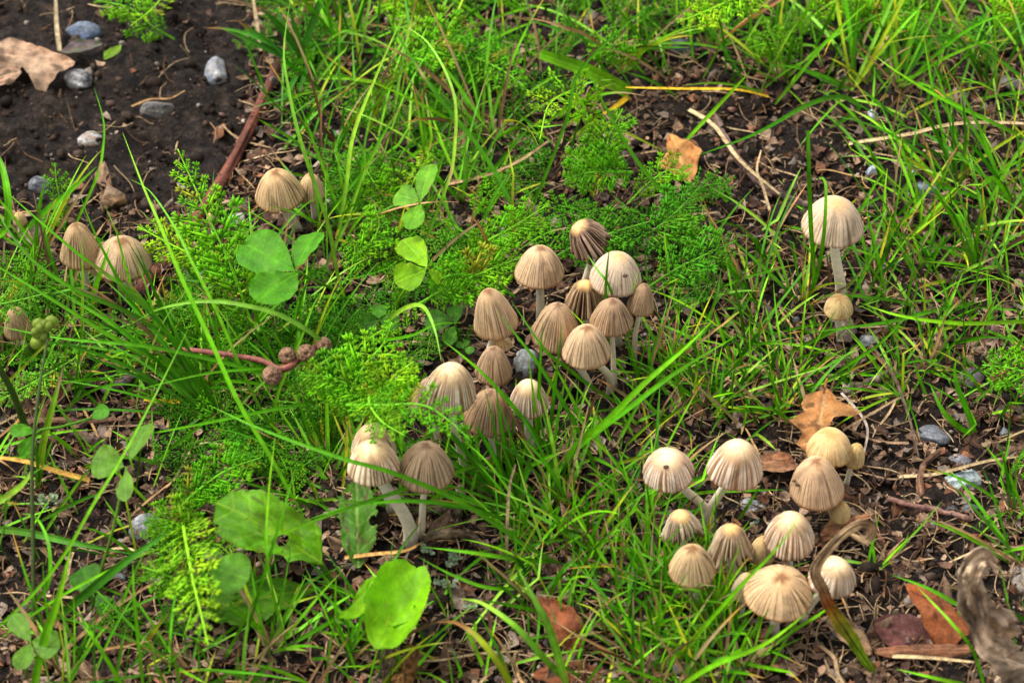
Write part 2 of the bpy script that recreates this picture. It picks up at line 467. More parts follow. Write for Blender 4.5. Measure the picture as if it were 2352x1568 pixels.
def mushroom(cx, top, bot, w, bx, by, style, label, tx=0, ty=0, sw=20, dy=0.0, stem_bend=0.3, name='mushroom'):
    seed = int(cx * 7 + bot) % 9973
    base = G(bx, by, -0.15)
    # rim centre: in the plane of the base (leaning only sideways), unless dy says it leans towards or away
    for _ in range(2):
        p = at_y(cx, bot, base[1] + dy)
        px = scale_at(p)
        R = w * px / 2
        tot = (bot - top) * px / R - SE
        H = R * math.sqrt(max(0.5, min((tot * tot - SE * SE) / (CE * CE), 5.0)))
        rim = at_y(cx, bot - w / 2 * SE, base[1] + dy)
    hmin = base[2] + 0.35
    if rim[2] < hmin: rim = at_z(cx, bot - w / 2 * SE, hmin)
    axis = unit(np.array([math.sin(math.radians(tx)), -math.sin(math.radians(ty)), 1.0 * math.cos(math.radians(max(abs(tx), abs(ty))))]))
    # tilt about the middle of the cap
    mid = rim + np.array([0, 0, H * 0.45])
    rim = mid - axis * H * 0.45
    CAPS.append((rim + axis * H * 0.25, max(R, H * 0.62), rim, R, H, axis))
    root = thing(name, label, 'mushroom', base, 'small ribbed mushrooms growing in clumps')
    mb, gl = cap_mesh(R, H, style, seed)
    rot = Vector((0, 0, 1)).rotation_difference(Vector(axis)).to_matrix().to_4x4()
    spin = Matrix.Rotation(random.uniform(0, 6.28), 4, 'Z')
    M = Matrix.Translation(Vector((rim - base) * U)) @ rot @ spin
    cap_o = link('cap', mb.mesh('cap', M_CAP), root, None, M)
    link('gills', gl.mesh('gills', M_GILL), cap_o)
    top_ = rim + axis * H * 0.5
    L = np.linalg.norm(top_ - base)
    out = np.array([top_[0] - base[0], top_[1] - base[1], 0]) * stem_bend
    c1 = base + np.array([0, 0, L * 0.35]) + out * 0.9
    c2 = rim - axis * L * 0.28
    t = np.linspace(0, 1, 22)[:, None]
    P = (1 - t) ** 3 * base + 3 * (1 - t) ** 2 * t * c1 + 3 * (1 - t) * t * t * c2 + t ** 3 * top_
    P = P + 0.04 * np.stack([vnoise(t[:, 0] * 4, t[:, 0] * 0 + seed, 1), vnoise(t[:, 0] * 4, t[:, 0] * 0 + seed, 2), 0 * t[:, 0]], 1)
    r = sw * .86 * px / 2 * (1.12 - 0.25 * t[:, 0] + 0.35 * np.exp(-t[:, 0] * 9))
    c = lin(222, 208, 180)[None] * (1 - 0.18 * np.exp(-t * 8)) * (0.92 + 0.12 * rng.random((22, 1))); soil_ = np.clip(np.exp(-t * 14) * 1.1, 0, .9); c = c * (1 - soil_) + lin(92, 72, 54) * soil_; aa = np.arange(14) / 14 * 6.283; c = c[:, None] * (1 + .3 * fbm(t * 3 + 0 * aa[None], np.cos(aa)[None] * 3 + seed, seed, 3))[..., None]
    sb = MB(); tube(sb, P, r, 14, c, True, 0.05 * (rng.random((22, 14)) - 0.5))
    link('stem', sb.mesh('stem', M_STEM, base), root)
    return root

MUSH = [
 # cx, top, bot, w, base x, base y, style, label, extras
 (640, 385, 491, 114, 684, 535, 'tan', 'broad tan ribbed mushroom cap standing beside the thick red stick', dict(sw=27, tx=-4)),
 (716, 398, 468, 66, 724, 508, 'tan', 'small tan mushroom tucked behind a broader one near the red stick', dict(sw=15)),
 (187, 511, 621, 94, 204, 690, 'tan', 'tall tan bell mushroom, the narrower of a pair by the red stick', dict(sw=22)),
 (283, 536, 648, 134, 300, 700, 'tan', 'wide tan mushroom, the broader of a pair by the red stick', dict(sw=18, tx=5)),
 (222, 590, 632, 40, 216, 694, 'tan', 'mostly hidden small mushroom squeezed between a wide and a narrow tan cap', dict(sw=15)),
 (46, 487, 521, 33, 48, 540, 'young', 'tiny yellow mushroom button alone beside a dark stone and a yarrow sprig', dict(sw=12)),
 (488, 485, 520, 28, 490, 545, 'young', 'tiny pale mushroom button half hidden behind an upright yarrow leaf', dict(sw=10)),
 (42, 700, 781, 64, 66, 815, 'tan', 'tan mushroom hidden under a feathery yarrow leaf', dict(sw=15)),
 (1913, 447, 571, 140, 1926, 712, 'pale', 'large pale mushroom with a long curved stem, standing apart behind upright grass', dict(sw=27, tx=2, stem_bend=-0.3)),
 (1926, 673, 736, 69, 1928, 785, 'young', 'small cream mushroom in front of a large long stemmed one', dict(sw=17)),
 (1240, 560, 666, 112, 1242, 742, 'tan', 'tan mushroom with a straight visible stem, at the back of the central clump', dict(sw=22)),
 (1131, 660, 783, 106, 1108, 858, 'tan', 'tall leaning tan mushroom above a half hidden button in the central clump', dict(sw=18, tx=-9)),
 (1148, 764, 809, 54, 1140, 850, 'young', 'half hidden tan button below a leaning tall cap', dict(sw=14)),
 (1134, 792, 884, 86, 1148, 938, 'brown', 'small round brown mushroom beside the grey rough stone', dict(sw=18)),
 (1415, 574, 682, 118, 1420, 800, 'pale', 'whitish ribbed mushroom with a dark speck, behind the ragged caps', dict(sw=20, tx=3)),
 (1475, 650, 727, 64, 1456, 835, 'brown', 'brown mushroom with thin bent stem peeping out beside the whitish cap', dict(sw=14, tx=6, stem_bend=-0.4)),
 (1342, 503, 592, 98, 1336, 690, 'ragged', 'shrivelled dark mushroom with torn edge leaning over at the back of the central clump', dict(sw=22, tx=-30, stem_bend=0.1)),
 (1344, 640, 722, 86, 1348, 800, 'ragged', 'shrivelled dark mushroom with white bald top amid the central clump', dict(sw=22)),
 (1405, 681, 774, 98, 1412, 896, 'brown', 'greyish brown mushroom below the whitish cap in the central clump', dict(sw=14, dy=0.3)),
 (1278, 692, 812, 112, 1350, 905, 'brown', 'greyish brown bell mushroom next to the white topped shrivelled one', dict(sw=18, tx=3, stem_bend=-0.3, dy=0.5)),
 (1347, 741, 848, 111, 1398, 912, 'tan', 'pinkish tan ribbed mushroom hanging over the bent stems of the central clump', dict(sw=20, tx=-3, stem_bend=-0.5, dy=-0.9)),
 (1036, 828, 952, 124, 1070, 1092, 'white', 'large cream topped mushroom partly covered by a feathery leaf', dict(sw=20, tx=4)),
 (1124, 888, 1003, 112, 1146, 1098, 'brown', 'dark brown mushroom tucked below a large cream topped one', dict(sw=16, tx=4, dy=1.2)),
 (1214, 868, 960, 88, 1218, 1052, 'white', 'small striped mushroom with a worn apex among upright grass blades', dict(sw=24)),
 (990, 862, 960, 90, 1010, 1030, 'brown', 'brown mushroom almost wholly hidden behind a cream topped cap and feathery leaf', dict(sw=16, dy=0.6)),
 (858, 968, 1078, 106, 900, 1180, 'white', 'striped cream mushroom behind its twin beneath the feathery leaf', dict(sw=20, dy=0.3)),
 (858, 1005, 1113, 119, 938, 1256, 'white', 'striped cream topped mushroom with long thick bent stem', dict(sw=34, tx=-3, stem_bend=-0.5)),
 (978, 1006, 1130, 134, 966, 1240, 'brown', 'wide brown fan shaped mushroom beside a thick stemmed cream one', dict(sw=18, tx=2)),
 (1533, 1024, 1129, 120, 1618, 1216, 'white', 'striped cream mushroom with a dark speck and sideways curving stem', dict(sw=24, tx=-5, stem_bend=-0.55)),
 (1689, 1003, 1124, 124, 1628, 1220, 'white', 'tall striped cream mushroom whose stem curves down to its neighbour', dict(sw=24, tx=4, stem_bend=-0.55)),
 (1903, 979, 1072, 106, 1898, 1128, 'young', 'yellowish mushroom standing against the fallen oak leaf', dict(sw=18, tx=-3)),
 (1962, 995, 1076, 50, 1942, 1120, 'young', 'narrow yellow mushroom behind the yellowish one by the oak leaf', dict(sw=14, tx=6)),
 (1871, 1041, 1168, 125, 1912, 1206, 'tan', 'large smooth tan mushroom with two dark specks in front of a yellowish one', dict(sw=22, tx=-6, stem_bend=-0.3)),
 (1930, 1149, 1203, 50, 1930, 1222, 'young', 'tiny egg shaped yellow button below the tan mushroom with dark specks', dict(sw=14)),
 (1563, 1166, 1252, 88, 1572, 1320, 'raggedpale', 'shrivelled striped mushroom with curling torn rim above a smooth cap', dict(sw=18, tx=-8)),
 (1676, 1197, 1290, 94, 1692, 1352, 'raggedpale', 'shrivelled striped mushroom with orange apex on a pale slanting stem', dict(sw=22)),
 (1588, 1243, 1346, 106, 1602, 1410, 'tan', 'smooth tan mushroom behind grass below two shrivelled ones', dict(sw=18, tx=-4)),
 (1750, 1226, 1296, 60, 1756, 1326, 'young', 'small amber button half hidden behind a striped cream cap', dict(sw=14)),
 (1812, 1169, 1283, 116, 1816, 1335, 'white', 'striped cream mushroom crossed by a slanting grass blade', dict(sw=16)),
 (1787, 1293, 1417, 154, 1778, 1462, 'tan', 'widest tan mushroom cap low among stems and grass', dict(sw=24, ty=5)),
 (1912, 1272, 1372, 112, 1846, 1436, 'white', 'striped cream mushroom crossed by a withered brown blade', dict(sw=20, tx=6, stem_bend=-0.4)),
 (1712, 1310, 1384, 66, 1694, 1428, 'pale', 'pale mushroom hidden behind the widest tan cap', dict(sw=20, dy=0.4)),
]
for m_ in MUSH:
    mushroom(*m_[:8], **m_[8])

# bits of soil stuck to some caps
def speck(label, px, py, ci, w):
    _, _, rim, R, H, axis = CAPS[ci]
    d = ray(px, py); sc_ = np.array([1 / R, 1 / R, 1 / H])
    o_, q_ = (CAM - rim) * sc_, d * sc_
    A, B, C_ = q_ @ q_, o_ @ q_, o_ @ o_ - 1
    disc = B * B - A * C_
    if disc < 0: return
    p = CAM + d * ((-B - math.sqrt(disc)) / A)
    V, T = ICO[2]
    mb = MB(); mb.add(p + V * w * PXCM / 2 * np.array([1.2, .9, .8]) * (1 + .5 * noise3(V * 2.5 + px, 5))[:, None], None, T, lin(92, 74, 58))
    single('soil_speck', mb, M_LITTER, label, 'soil speck', p)
NUM = {m_[7]: i for i, m_ in enumerate(MUSH)}
def cap_no(word): return next(i for k, i in NUM.items() if word in k)
speck('dark crumb of soil stuck on the striped mushroom with the sideways curving stem', 1530, 1072, cap_no('sideways curving'), 10)
speck('dark crumb of soil on the whitish ribbed cap', 1436, 633, cap_no('whitish ribbed'), 9)
speck('dark oval crumb on the large smooth tan cap', 1832, 1113, cap_no('two dark specks'), 9)
speck('thin dark crumb beside an oval one on the large smooth tan cap', 1824, 1104, cap_no('two dark specks'), 7)

# ------------------------------------------------------------------ leaves from stations
def smooth_stations(st, n):
    st = np.array(st, float)
    t = np.linspace(0, 1, n)
    out = []
    for k in (1, 2):
        out.append(np.interp(t, st[:, 0], st[:, k]))
    return t, out[0], out[1]

def leaf_sheet(base, tip, st, hint=None, cup=0.0, bend=0.0, wav=0.06, col=None, vein=None, vein_w=0.05, n=40, m=9, seed=0, teeth=0.0, spots=None, nveins=7, roll=0.0, colfn=None, hole=None):
    """a leaf blade: half widths (cm) left and right at stations along base..tip"""
    base, tip = np.asarray(base, float), np.asarray(tip, float)
    ax = tip - base; L = np.linalg.norm(ax); ax = ax / L
    hint = unit(np.array([0, -0.25, 1.0])) if hint is None else unit(hint)
    S = unit(np.cross(ax, hint)); N = np.cross(S, ax)
    if roll:
        c, s_ = math.cos(math.radians(roll)), math.sin(math.radians(roll))
        S, N = S * c + N * s_, N * c - S * s_
    t, wl_, wr_ = smooth_stations(st, n)
    s = np.linspace(-1, 1, 2 * m + 1)
    T2, S2 = np.meshgrid(t, s, indexing='ij')
    tooth = 1 + teeth * np.abs(((t * 13 + seed) % 1) - 0.5) * 2 - teeth * 0.5 + 0.06 * vnoise(t * 17, t * 0 + seed, 5)
    wl_, wr_ = wl_ * tooth, wr_ * np.roll(tooth, 3)
    off = np.where(S2 < 0, S2 * wl_[:, None], S2 * wr_[:, None])
    Wm = max(wl_.max(), wr_.max(), 1e-3)
    q = off / Wm
    z = cup * Wm * q * q + bend * L * 4 * T2 * (1 - T2) + wav * Wm * 2.2 * fbm(T2 * 2.6 + seed, q * 1.7 + 3, seed, 3)
    vv = np.abs(((T2 * nveins + np.abs(q) * -1.4) % 1) - 0.5) * 2
    veins = np.exp(-((1 - vv) / 0.13) ** 2) * 0.55 + np.exp(-(np.abs(q) / vein_w) ** 2)
    z = z - veins * 0.03 * Wm + 0.05 * Wm * np.abs(S2) ** 6 * np.sin(T2 * 23 + seed)
    V = base + ax * (T2 * L)[..., None] + S * off[..., None] + N * z[..., None]
    C = np.tile(np.asarray(col, float), (n, 2 * m + 1, 1))
    C = C * (1 + 0.45 * fbm(T2 * 3 + seed, q * 2.3, seed + 8, 4))[..., None]
    C = C * (1 + np.array([.22, .06, 0]) * np.clip(fbm(T2 * 2 + seed, q * 1.6, seed + 13, 3) * 1.6, -.4, 1)[..., None])
    if colfn is not None: C = colfn(C, T2, q, S2)
    if vein is not None:
        k = np.clip(veins, 0, 1)[..., None] * 0.75
        C = C * (1 - k) + np.asarray(vein) * k
    if spots is not None:
        k = np.clip((fbm(T2 * 7 + seed, q * 5, seed + 21, 3) - 0.22) * 6, 0, 1)[..., None]
        C = C * (1 - k) + np.asarray(spots) * k
    w_ = 2 * m + 1
    i = np.arange(n - 1)[:, None] * w_; j = np.arange(w_ - 1)[None]
    Q = np.stack([i + j, i + j + 1, i + w_ + j + 1, i + w_ + j], -1).reshape(-1, 4)
    if hole is not None:                                 # eaten away
        qc = q.ravel()[Q].mean(1); tc_ = T2.ravel()[Q].mean(1)
        for ht_, hq_, rt_, rq_ in hole:
            keep = ((tc_ - ht_) / rt_) ** 2 + ((qc - hq_) / rq_) ** 2 + 0.5 * vnoise(tc_ * 40, qc * 14, 3) > 1
            Q, qc, tc_ = Q[keep], qc[keep], tc_[keep]
    return V.reshape(-1, 3), Q, C.reshape(-1, 3)

def px_st(st, p):
    k = scale_at(np.asarray(p))
    return [(a, b * k, c * k) for a, b, c in st]

OVAL = [(0, 0, 0), (.04, .22, .22), (.12, .48, .48), (.25, .75, .75), (.42, .95, .95), (.6, 1, 1), (.75, .93, .93), (.87, .72, .72), (.95, .43, .43), (1, 0.04, 0.04)]
OBOV = [(0, 0.02, 0.02), (.06, .16, .16), (.2, .5, .5), (.4, .84, .84), (.6, 1, 1), (.77, .97, .97), (.89, .75, .75), (.96, .45, .45), (1, .12, .12)]
RND = [(0, .05, .05), (.03, .35, .35), (.1, .63, .63), (.22, .86, .86), (.38, .98, .98), (.55, 1, 1), (.72, .9, .9), (.85, .7, .7), (.94, .45, .45), (1, 0.06, 0.06)]
def sc(st, wl, wr=None):
    wr = wl if wr is None else wr
    return [(a, b * wl, c * wr) for a, b, c in st]

# ------------------------------------------------------------------ clover
CLG = lin(78, 146, 8); CLD = lin(62, 118, 12); CLB = lin(104, 150, 40); CLY = lin(122, 174, 0)
def clover_col(C, T2, q, S2):
    k = np.exp(-((T2 - 0.55 + 0.35 * np.abs(q)) / 0.08) ** 2)[..., None] * 0.35 * (1 + np.sin(q * 9))[..., None] * 0.6
    k = np.clip(k, 0, 0.4)
    return C * (1 - k) + lin(120, 180, 60) * k

def clover(label, leaflets, petiole, col=CLG, name='clover_leaf', fold=0.5, group='clover leaves'):
    """leaflets: (base px,py,h, tip px,py,h, width px, roll)"""
    pet = catmull([G(*p) for p in petiole], 18)
    base = pet[0]
    root = thing(name, label, 'clover', base, group)
    mb = MB(); tube(mb, pet, np.linspace(0.075, 0.05, 18), 7, col * 0.9 + lin(90, 90, 40) * 0.25)
    link('petiole', mb.mesh('petiole', M_LEAF, base), root)
    for k, (bx, by, bh, tx, ty, th, w, roll) in enumerate(leaflets):
        b, t = G(bx, by, bh), G(tx, ty, th)
        st = sc(OBOV, w * scale_at(b) / 2)
        sd_ = int(bx * 3 + ty) % 997
        lb = MB()
        V, Q, C = leaf_sheet(b, t, st, unit(np.array([0, -0.45, 0.9])), fold * 0.35, 0.03, 0.05, col * random.uniform(.88, 1.12), col * 1.5, 0.03, 34, 8, sd_, 0.025, None, 11, roll, clover_col)
        lb.add(V, Q, None, C)
        link('leaflet', lb.mesh('leaflet', M_LEAF, base), root)
    return root

clover('large bright clover leaf of three broad leaflets below the broad tan mushroom',
       [(676, 622, 5.4, 557, 556, 5.2, 112, 0), (680, 618, 5.4, 727, 533, 5.2, 74, 26), (684, 626, 5.4, 590, 692, 5.6, 104, -10)],
       [(815, 705, 0), (770, 668, 3.2), (715, 640, 4.9), (681, 621, 5.4)], CLG)
clover('pale clover leaf with three narrow leaflets standing above yarrow sprigs',
       [(966, 464, 4.6, 990, 376, 4.3, 50, 18), (962, 462, 4.6, 908, 446, 4.2, 60, 0), (966, 470, 4.6, 938, 527, 4.7, 50, 0)],
       [(905, 560, 0), (915, 540, 1.4), (945, 495, 3.6), (965, 465, 4.6)], lin(104, 160, 30))
clover('bright yellowish clover leaf with two round leaflets beside the dense yarrow',
       [(980, 612, 4.0, 925, 550, 3.7, 68, 0), (978, 620, 4.0, 908, 648, 4.1, 72, 0), (984, 618, 3.9, 1010, 650, 3.3, 40, 40)],
       [(912, 712, 0), (915, 690, 1.6), (940, 655, 3.0), (981, 615, 4.0)], CLY)
clover('dark clover leaf low under the bent grass blade above the feathery bush',
       [(868, 735, 1.3, 816, 748, 1.3, 62, 0), (872, 735, 1.3, 915, 745, 1.2, 44, 0), (870, 732, 1.3, 872, 700, 1.2, 40, 0)],
       [(890, 790, 0), (880, 760, 0.8), (870, 735, 1.3)], CLD)
clover('dark clover leaf beside the tall leaning tan mushroom',
       [(1046, 742, 1.6, 1044, 702, 1.7, 38, 0), (1044, 748, 1.6, 1024, 790, 1.5, 34, 12), (1040, 742, 1.6, 975, 735, 1.5, 56, 0)],
       [(1062, 800, 0), (1055, 775, 0.8), (1045, 744, 1.6)], CLD * 1.05)
clover('tiny clover seedling leaf next to the small round brown mushroom',
       [(1068, 800, 1.0, 1088, 808, 1.1, 22, 0), (1066, 800, 1.0, 1050, 788, 1.0, 18, 0), (1068, 798, 1.0, 1074, 780, 0.9, 16, 0)],
       [(1072, 830, 0), (1070, 815, 0.6), (1068, 800, 1.0)], CLD)
clover('blue green clover leaf on a long pale petiole above the litter',
       [(285, 1072, 5.2, 212, 1056, 5.2, 84, 0), (298, 1058, 5.2, 345, 972, 5.0, 50, 20), (292, 1080, 5.2, 288, 1150, 5.0, 44, -20)],
       [(205, 1395, 0), (225, 1330, 1.2), (258, 1220, 3.2), (278, 1130, 4.6), (291, 1072, 5.2)], CLB * 0.85)
clover('dark torn clover leaf lying low at the foot of a long petiole',
       [(215, 1368, 1.0, 188, 1302, 1.0, 78, 0), (222, 1365, 1.0, 252, 1405, 0.8, 44, 15)],
       [(205, 1420, 0), (212, 1395, 0.5), (217, 1368, 1.0)], CLD * 0.85)
clover('clover leaf with a white fleck beside the tall thin seed stalk',
       [(70, 1472, 3.4, 28, 1412, 3.4, 48, 0), (70, 1476, 3.4, 44, 1538, 3.6, 48, 0), (74, 1472, 3.4, 138, 1485, 3.4, 70, 0)],
       [(60, 1560, 0), (62, 1530, 1.6), (71, 1474, 3.4)], CLB * 0.75)
clover('single round clover leaflet overlapping the broad dandelion leaf',
       [(478, 1300, 4.2, 572, 1330, 4.4, 104, 0)],
       [(440, 1440, 0), (448, 1390, 2.0), (478, 1300, 4.2)], lin(84, 138, 22))
clover('small clover leaf on the thick green stalk by a broad yellowing blade',
       [(82, 990, 4.0, 22, 988, 4.0, 34, 0), (84, 1000, 4.0, 44, 1045, 4.0, 34, 20), (210, 960, 4.6, 250, 938, 4.8, 40, 10)],
       [(90, 1120, 0), (86, 1060, 2.2), (84, 994, 4.0), (140, 980, 4.4), (210, 960, 4.6)], CLG * 0.95)

# seed head of clover on its stalk
base = G(78, 1450, 0)
root = thing('clover_seed_stalk', 'tall thin stalk with a knobbly green seed head over the litter', 'seed head', base)
P = catmull([base, G(76, 1250, 2.6), G(74, 1050, 5.0), G(92, 880, 6.6), G(112, 765, 7.4)], 26)
mb = MB(); tube(mb, P, np.linspace(0.10, 0.05, 26), 8, lin(78, 96, 44)); link('stalk', mb.mesh('stalk', M_LEAF, base), root)
for k in range(14):
    c = P[-1] + np.array([rng.uniform(-.55, .55), rng.uniform(-.25, .25), rng.uniform(-.45, .45)])
    V, T = ICO[2]
    lb = MB(); lb.add(c + V * np.array([.24, .22, .26]) * rng.uniform(.7, 1.15) * (1 + 0.12 * noise3(V * 3 + k, k))[:, None], None, T, lin(136, 158, 56) * rng.uniform(.8, 1.2))
    link('floret', lb.mesh('floret', M_LEAF, base), root)

# thick green stalk entering beside the clover
base = G(80, 1040, 0)
mb = MB(); tube(mb, catmull([base, G(60, 985, 2.0), G(28, 900, 4.4), G(-10, 830, 6.2), G(-60, 740, 8.4)], 22), np.linspace(.17, .11, 22), 9, lin(70, 96, 34))
single('green_stalk', mb, M_LEAF, 'thick bare green stalk rising past the litter beside a small clover leaf', 'stalk', base)

# ------------------------------------------------------------------ broad green leaves
def broad_leaf(label, b, t, st, petiole=None, col=CLG, name='broad_leaf', cat='leaf', **kw):
    b3, t3 = G(*b), G(*t)
    root = thing(name, label, cat, b3)
    mb = MB(); V, Q, C = leaf_sheet(b3, t3, px_st(st, b3), col=col, **kw)
    mb.add(V, Q, None, C); link('leaf_blade', mb.mesh('leaf_blade', M_LEAF, b3), root)
    if petiole:
        pm = MB(); tube(pm, catmull([G(*p) for p in petiole], 10), np.linspace(.12, .09, 10), 7, col * 0.8 + lin(120, 140, 70) * 0.3)
        link('petiole', pm.mesh('petiole', M_LEAF, b3), root)
    return root

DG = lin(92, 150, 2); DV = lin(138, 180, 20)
broad_leaf('broad smooth dandelion leaf with a dark hole, lying over another', (738, 1292, 2.2), (498, 1158, 3.2),
           [(0, 4, 4), (.05, 14, 30), (.14, 22, 64), (.22, 44, 72), (.3, 34, 70), (.45, 66, 72), (.6, 78, 78), (.75, 80, 74), (.87, 66, 60), (.95, 40, 40), (1, 8, 8)],
           [(760, 1330, .1), (748, 1310, 1.0), (738, 1292, 2.2)], DG, 'dandelion_leaf', cup=0.22, bend=0.07, wav=0.16, vein=DV, vein_w=0.03, seed=4, teeth=0.05, nveins=6, n=90, m=18, hole=[(.36, -.08, .05, .2), (.9, -.75, .03, .2)], spots=lin(84, 120, 8))
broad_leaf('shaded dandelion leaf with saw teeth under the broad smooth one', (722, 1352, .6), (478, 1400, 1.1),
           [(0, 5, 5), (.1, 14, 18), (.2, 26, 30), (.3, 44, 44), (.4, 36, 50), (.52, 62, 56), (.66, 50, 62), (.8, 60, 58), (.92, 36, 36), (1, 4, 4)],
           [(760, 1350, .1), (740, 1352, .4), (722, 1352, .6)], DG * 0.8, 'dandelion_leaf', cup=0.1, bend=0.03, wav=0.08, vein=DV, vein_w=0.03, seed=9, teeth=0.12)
broad_leaf('bright yellow green cupped leaf, the larger of two over dry stalks', (958, 1300, 2.6), (868, 1488, 3.4),
           [(0, 20, 26), (.06, 34, 46), (.15, 46, 64), (.3, 56, 70), (.45, 60, 70), (.6, 62, 66), (.75, 60, 58), (.88, 48, 44), (.96, 26, 26), (1, 6, 6)],
           [(935, 1560, .1), (905, 1480, 1.2), (905, 1400, 2.4)], lin(120, 184, 0), cup=0.8, bend=-0.07, wav=0.16, vein=lin(112, 170, 10), vein_w=0.04, seed=14, teeth=0.05, nveins=5)
broad_leaf('small bright crescent shaped leaf beside the larger cupped one', (862, 1322, 2.6), (780, 1418, 3.0),
           [(0, 3, 3), (.1, 18, 12), (.25, 36, 14), (.45, 44, 10), (.6, 46, 2), (.75, 42, 2), (.88, 32, 8), (.96, 18, 8), (1, 4, 4)],
           [(850, 1480, .1), (850, 1430, 1.4), (848, 1392, 2.4)], lin(122, 182, 0), cup=0.45, bend=-0.06, wav=0.06, vein=lin(112, 170, 10), seed=22, teeth=0.05, nveins=4)
broad_leaf('mottled green leaf with pale midrib behind the thick bent mushroom stem', (822, 1300, .4), (818, 1100, 1.2),
           [(0, 6, 6), (.15, 26, 30), (.3, 40, 44), (.45, 36, 46), (.6, 46, 48), (.75, 40, 44), (.88, 26, 34), (.96, 14, 18), (1, 2, 2)],
           None, lin(78, 132, 24), 'dandelion_leaf', cup=0.1, bend=0.03, wav=0.12, vein=lin(150, 180, 90), vein_w=0.06, seed=31, teeth=0.14, spots=lin(92, 84, 44), n=60, m=14, hole=[(.8, -.4, .05, .2), (.5, .75, .06, .2)])
broad_leaf('pale purple and green small leaf beside the blue stone', (235, 98, .5), (140, 120, .6), [(0, 3, 3), (.2, 12, 12), (.45, 18, 20), (.7, 18, 18), (.9, 9, 9), (1, 2, 2)],
           None, lin(128, 108, 112), cup=0.4, wav=0.15, vein=lin(110, 140, 70), seed=3, spots=lin(84, 118, 50))
broad_leaf('small yellow green toothed seedling leaf on the bare soil', (278, 104, .5), (240, 136, .8), [(0, 2, 2), (.2, 8, 8), (.4, 14, 12), (.7, 12, 14), (1, 3, 3)], None, lin(122, 160, 36), cup=0.2, seed=5, teeth=0.25)

# ------------------------------------------------------------------ dead leaves
def dead_leaf(label, b, t, st, col, name='dead_leaf', vein=None, stalk=None, **kw):
    b3, t3 = G(*b), G(*t)
    root = thing(name, label, 'dead leaf', b3)
    kw.setdefault('wav', 0.22); kw.setdefault('spots', col * 0.45); kw.setdefault('seed', int(b[0] + b[1]) % 91)
    mb = MB(); V, Q, C = leaf_sheet(b3, t3, px_st(st, b3), col=col, vein=col * 1.35 if vein is None else vein, **kw)
    mb.add(V, Q, None, C); link('leaf_blade', mb.mesh('leaf_blade', M_DEAD, b3), root)
    if stalk:
        pm = MB(); tube(pm, catmull([G(*p) for p in stalk], 10), np.linspace(.05, .08, 10), 6, col * 0.9); link('leaf_stalk', pm.mesh('leaf_stalk', M_DEAD, b3), root)
    return root

TANL = lin(188, 152, 122); ORL = lin(196, 138, 76); OAK = lin(176, 120, 68); RUST = lin(140, 82, 50)
dead_leaf('large pale tan dead leaf with torn edge lying on the bare soil', (-70, 120, .4), (170, 148, .9),
          [(0, 20, 20), (.2, 44, 48), (.4, 46, 52), (.55, 34, 30), (.62, 24, 44), (.72, 22, 74), (.8, 20, 76), (.88, 18, 40), (.95, 16, 20), (1, 10, 8)], TANL, cup=-0.35, bend=0.05, n=70, vein_w=0.03, vein=TANL * 0.8, spots=TANL * 0.35)
dead_leaf('smaller tan dead leaf fragment tucked below the large torn one', (-60, 190, .3), (48, 165, .5), [(0, 14, 14), (.4, 26, 26), (.8, 24, 22), (1, 6, 6)], TANL * 0.8, cup=-0.2)
dead_leaf('orange yellow fallen leaf with pointed corners near the grey brown twig', (1584, 414, .3), (1538, 302, 1.0),
          [(0, 4, 8), (.1, 26, 22), (.3, 52, 36), (.4, 58, 46), (.5, 40, 54), (.6, 26, 40), (.75, 20, 26), (.9, 12, 14), (1, 2, 2)], ORL, cup=0.2, bend=0.04, vein=lin(214, 164, 96), spots=lin(150, 78, 40))
dead_leaf('brown lobed oak leaf fallen behind the yellowish mushroom', (1895, 896, 1.5), (1868, 1052, 1.0),
          [(0, 3, 3), (.08, 26, 12), (.15, 28, 40), (.2, 60, 46), (.25, 88, 48), (.32, 70, 44), (.42, 30, 38), (.48, 26, 56), (.55, 22, 70), (.62, 34, 52), (.7, 60, 34), (.78, 98, 40), (.85, 112, 44), (.92, 92, 30), (1, 20, 10)],
          OAK, 'oak_leaf', lin(206, 168, 118), [(1900, 868, 1.9), (1896, 884, 1.7), (1895, 898, 1.5)], cup=0.10, bend=0.03, wav=0.08, n=80, nveins=4, vein_w=0.02)
dead_leaf('curled brown dead leaf behind the smooth tan mushroom with dark specks', (1738, 1062, .5), (1832, 1072, .9), [(0, 10, 10), (.2, 24, 22), (.5, 30, 28), (.8, 24, 22), (1, 5, 5)], lin(142, 100, 70), cup=0.5)
dead_leaf('folded tan dead leaf below the tiny yellow button', (1888, 1236, .3), (1996, 1184, 1.2), [(0, 14, 8), (.3, 26, 16), (.6, 26, 16), (1, 5, 5)], lin(166, 120, 84), cup=0.6)
dead_leaf('dark purplish brown leaf lying flat under a rolled rusty leaf', (2168, 1478, .4), (2008, 1432, .5), [(0, 30, 20), (.3, 62, 40), (.6, 60, 44), (.85, 36, 34), (1, 8, 8)], lin(96, 58, 52), cup=0.12, vein=lin(120, 84, 74))
dead_leaf('rusty brown rolled leaf folded over a dark flat one', (2085, 1338, 1.6), (2215, 1462, 1.0), [(0, 6, 6), (.15, 18, 22), (.4, 28, 34), (.7, 36, 50), (.9, 34, 46), (1, 20, 30)], lin(140, 78, 42), cup=-0.7, bend=0.06)
dead_leaf('long rolled brown leaf edge lying beside the dark flat leaf', (2010, 1494, .6), (2235, 1486, .8), [(0, 8, 8), (.2, 18, 16), (.6, 20, 18), (.9, 18, 16), (1, 6, 6)], lin(142, 98, 70), cup=-1.0)
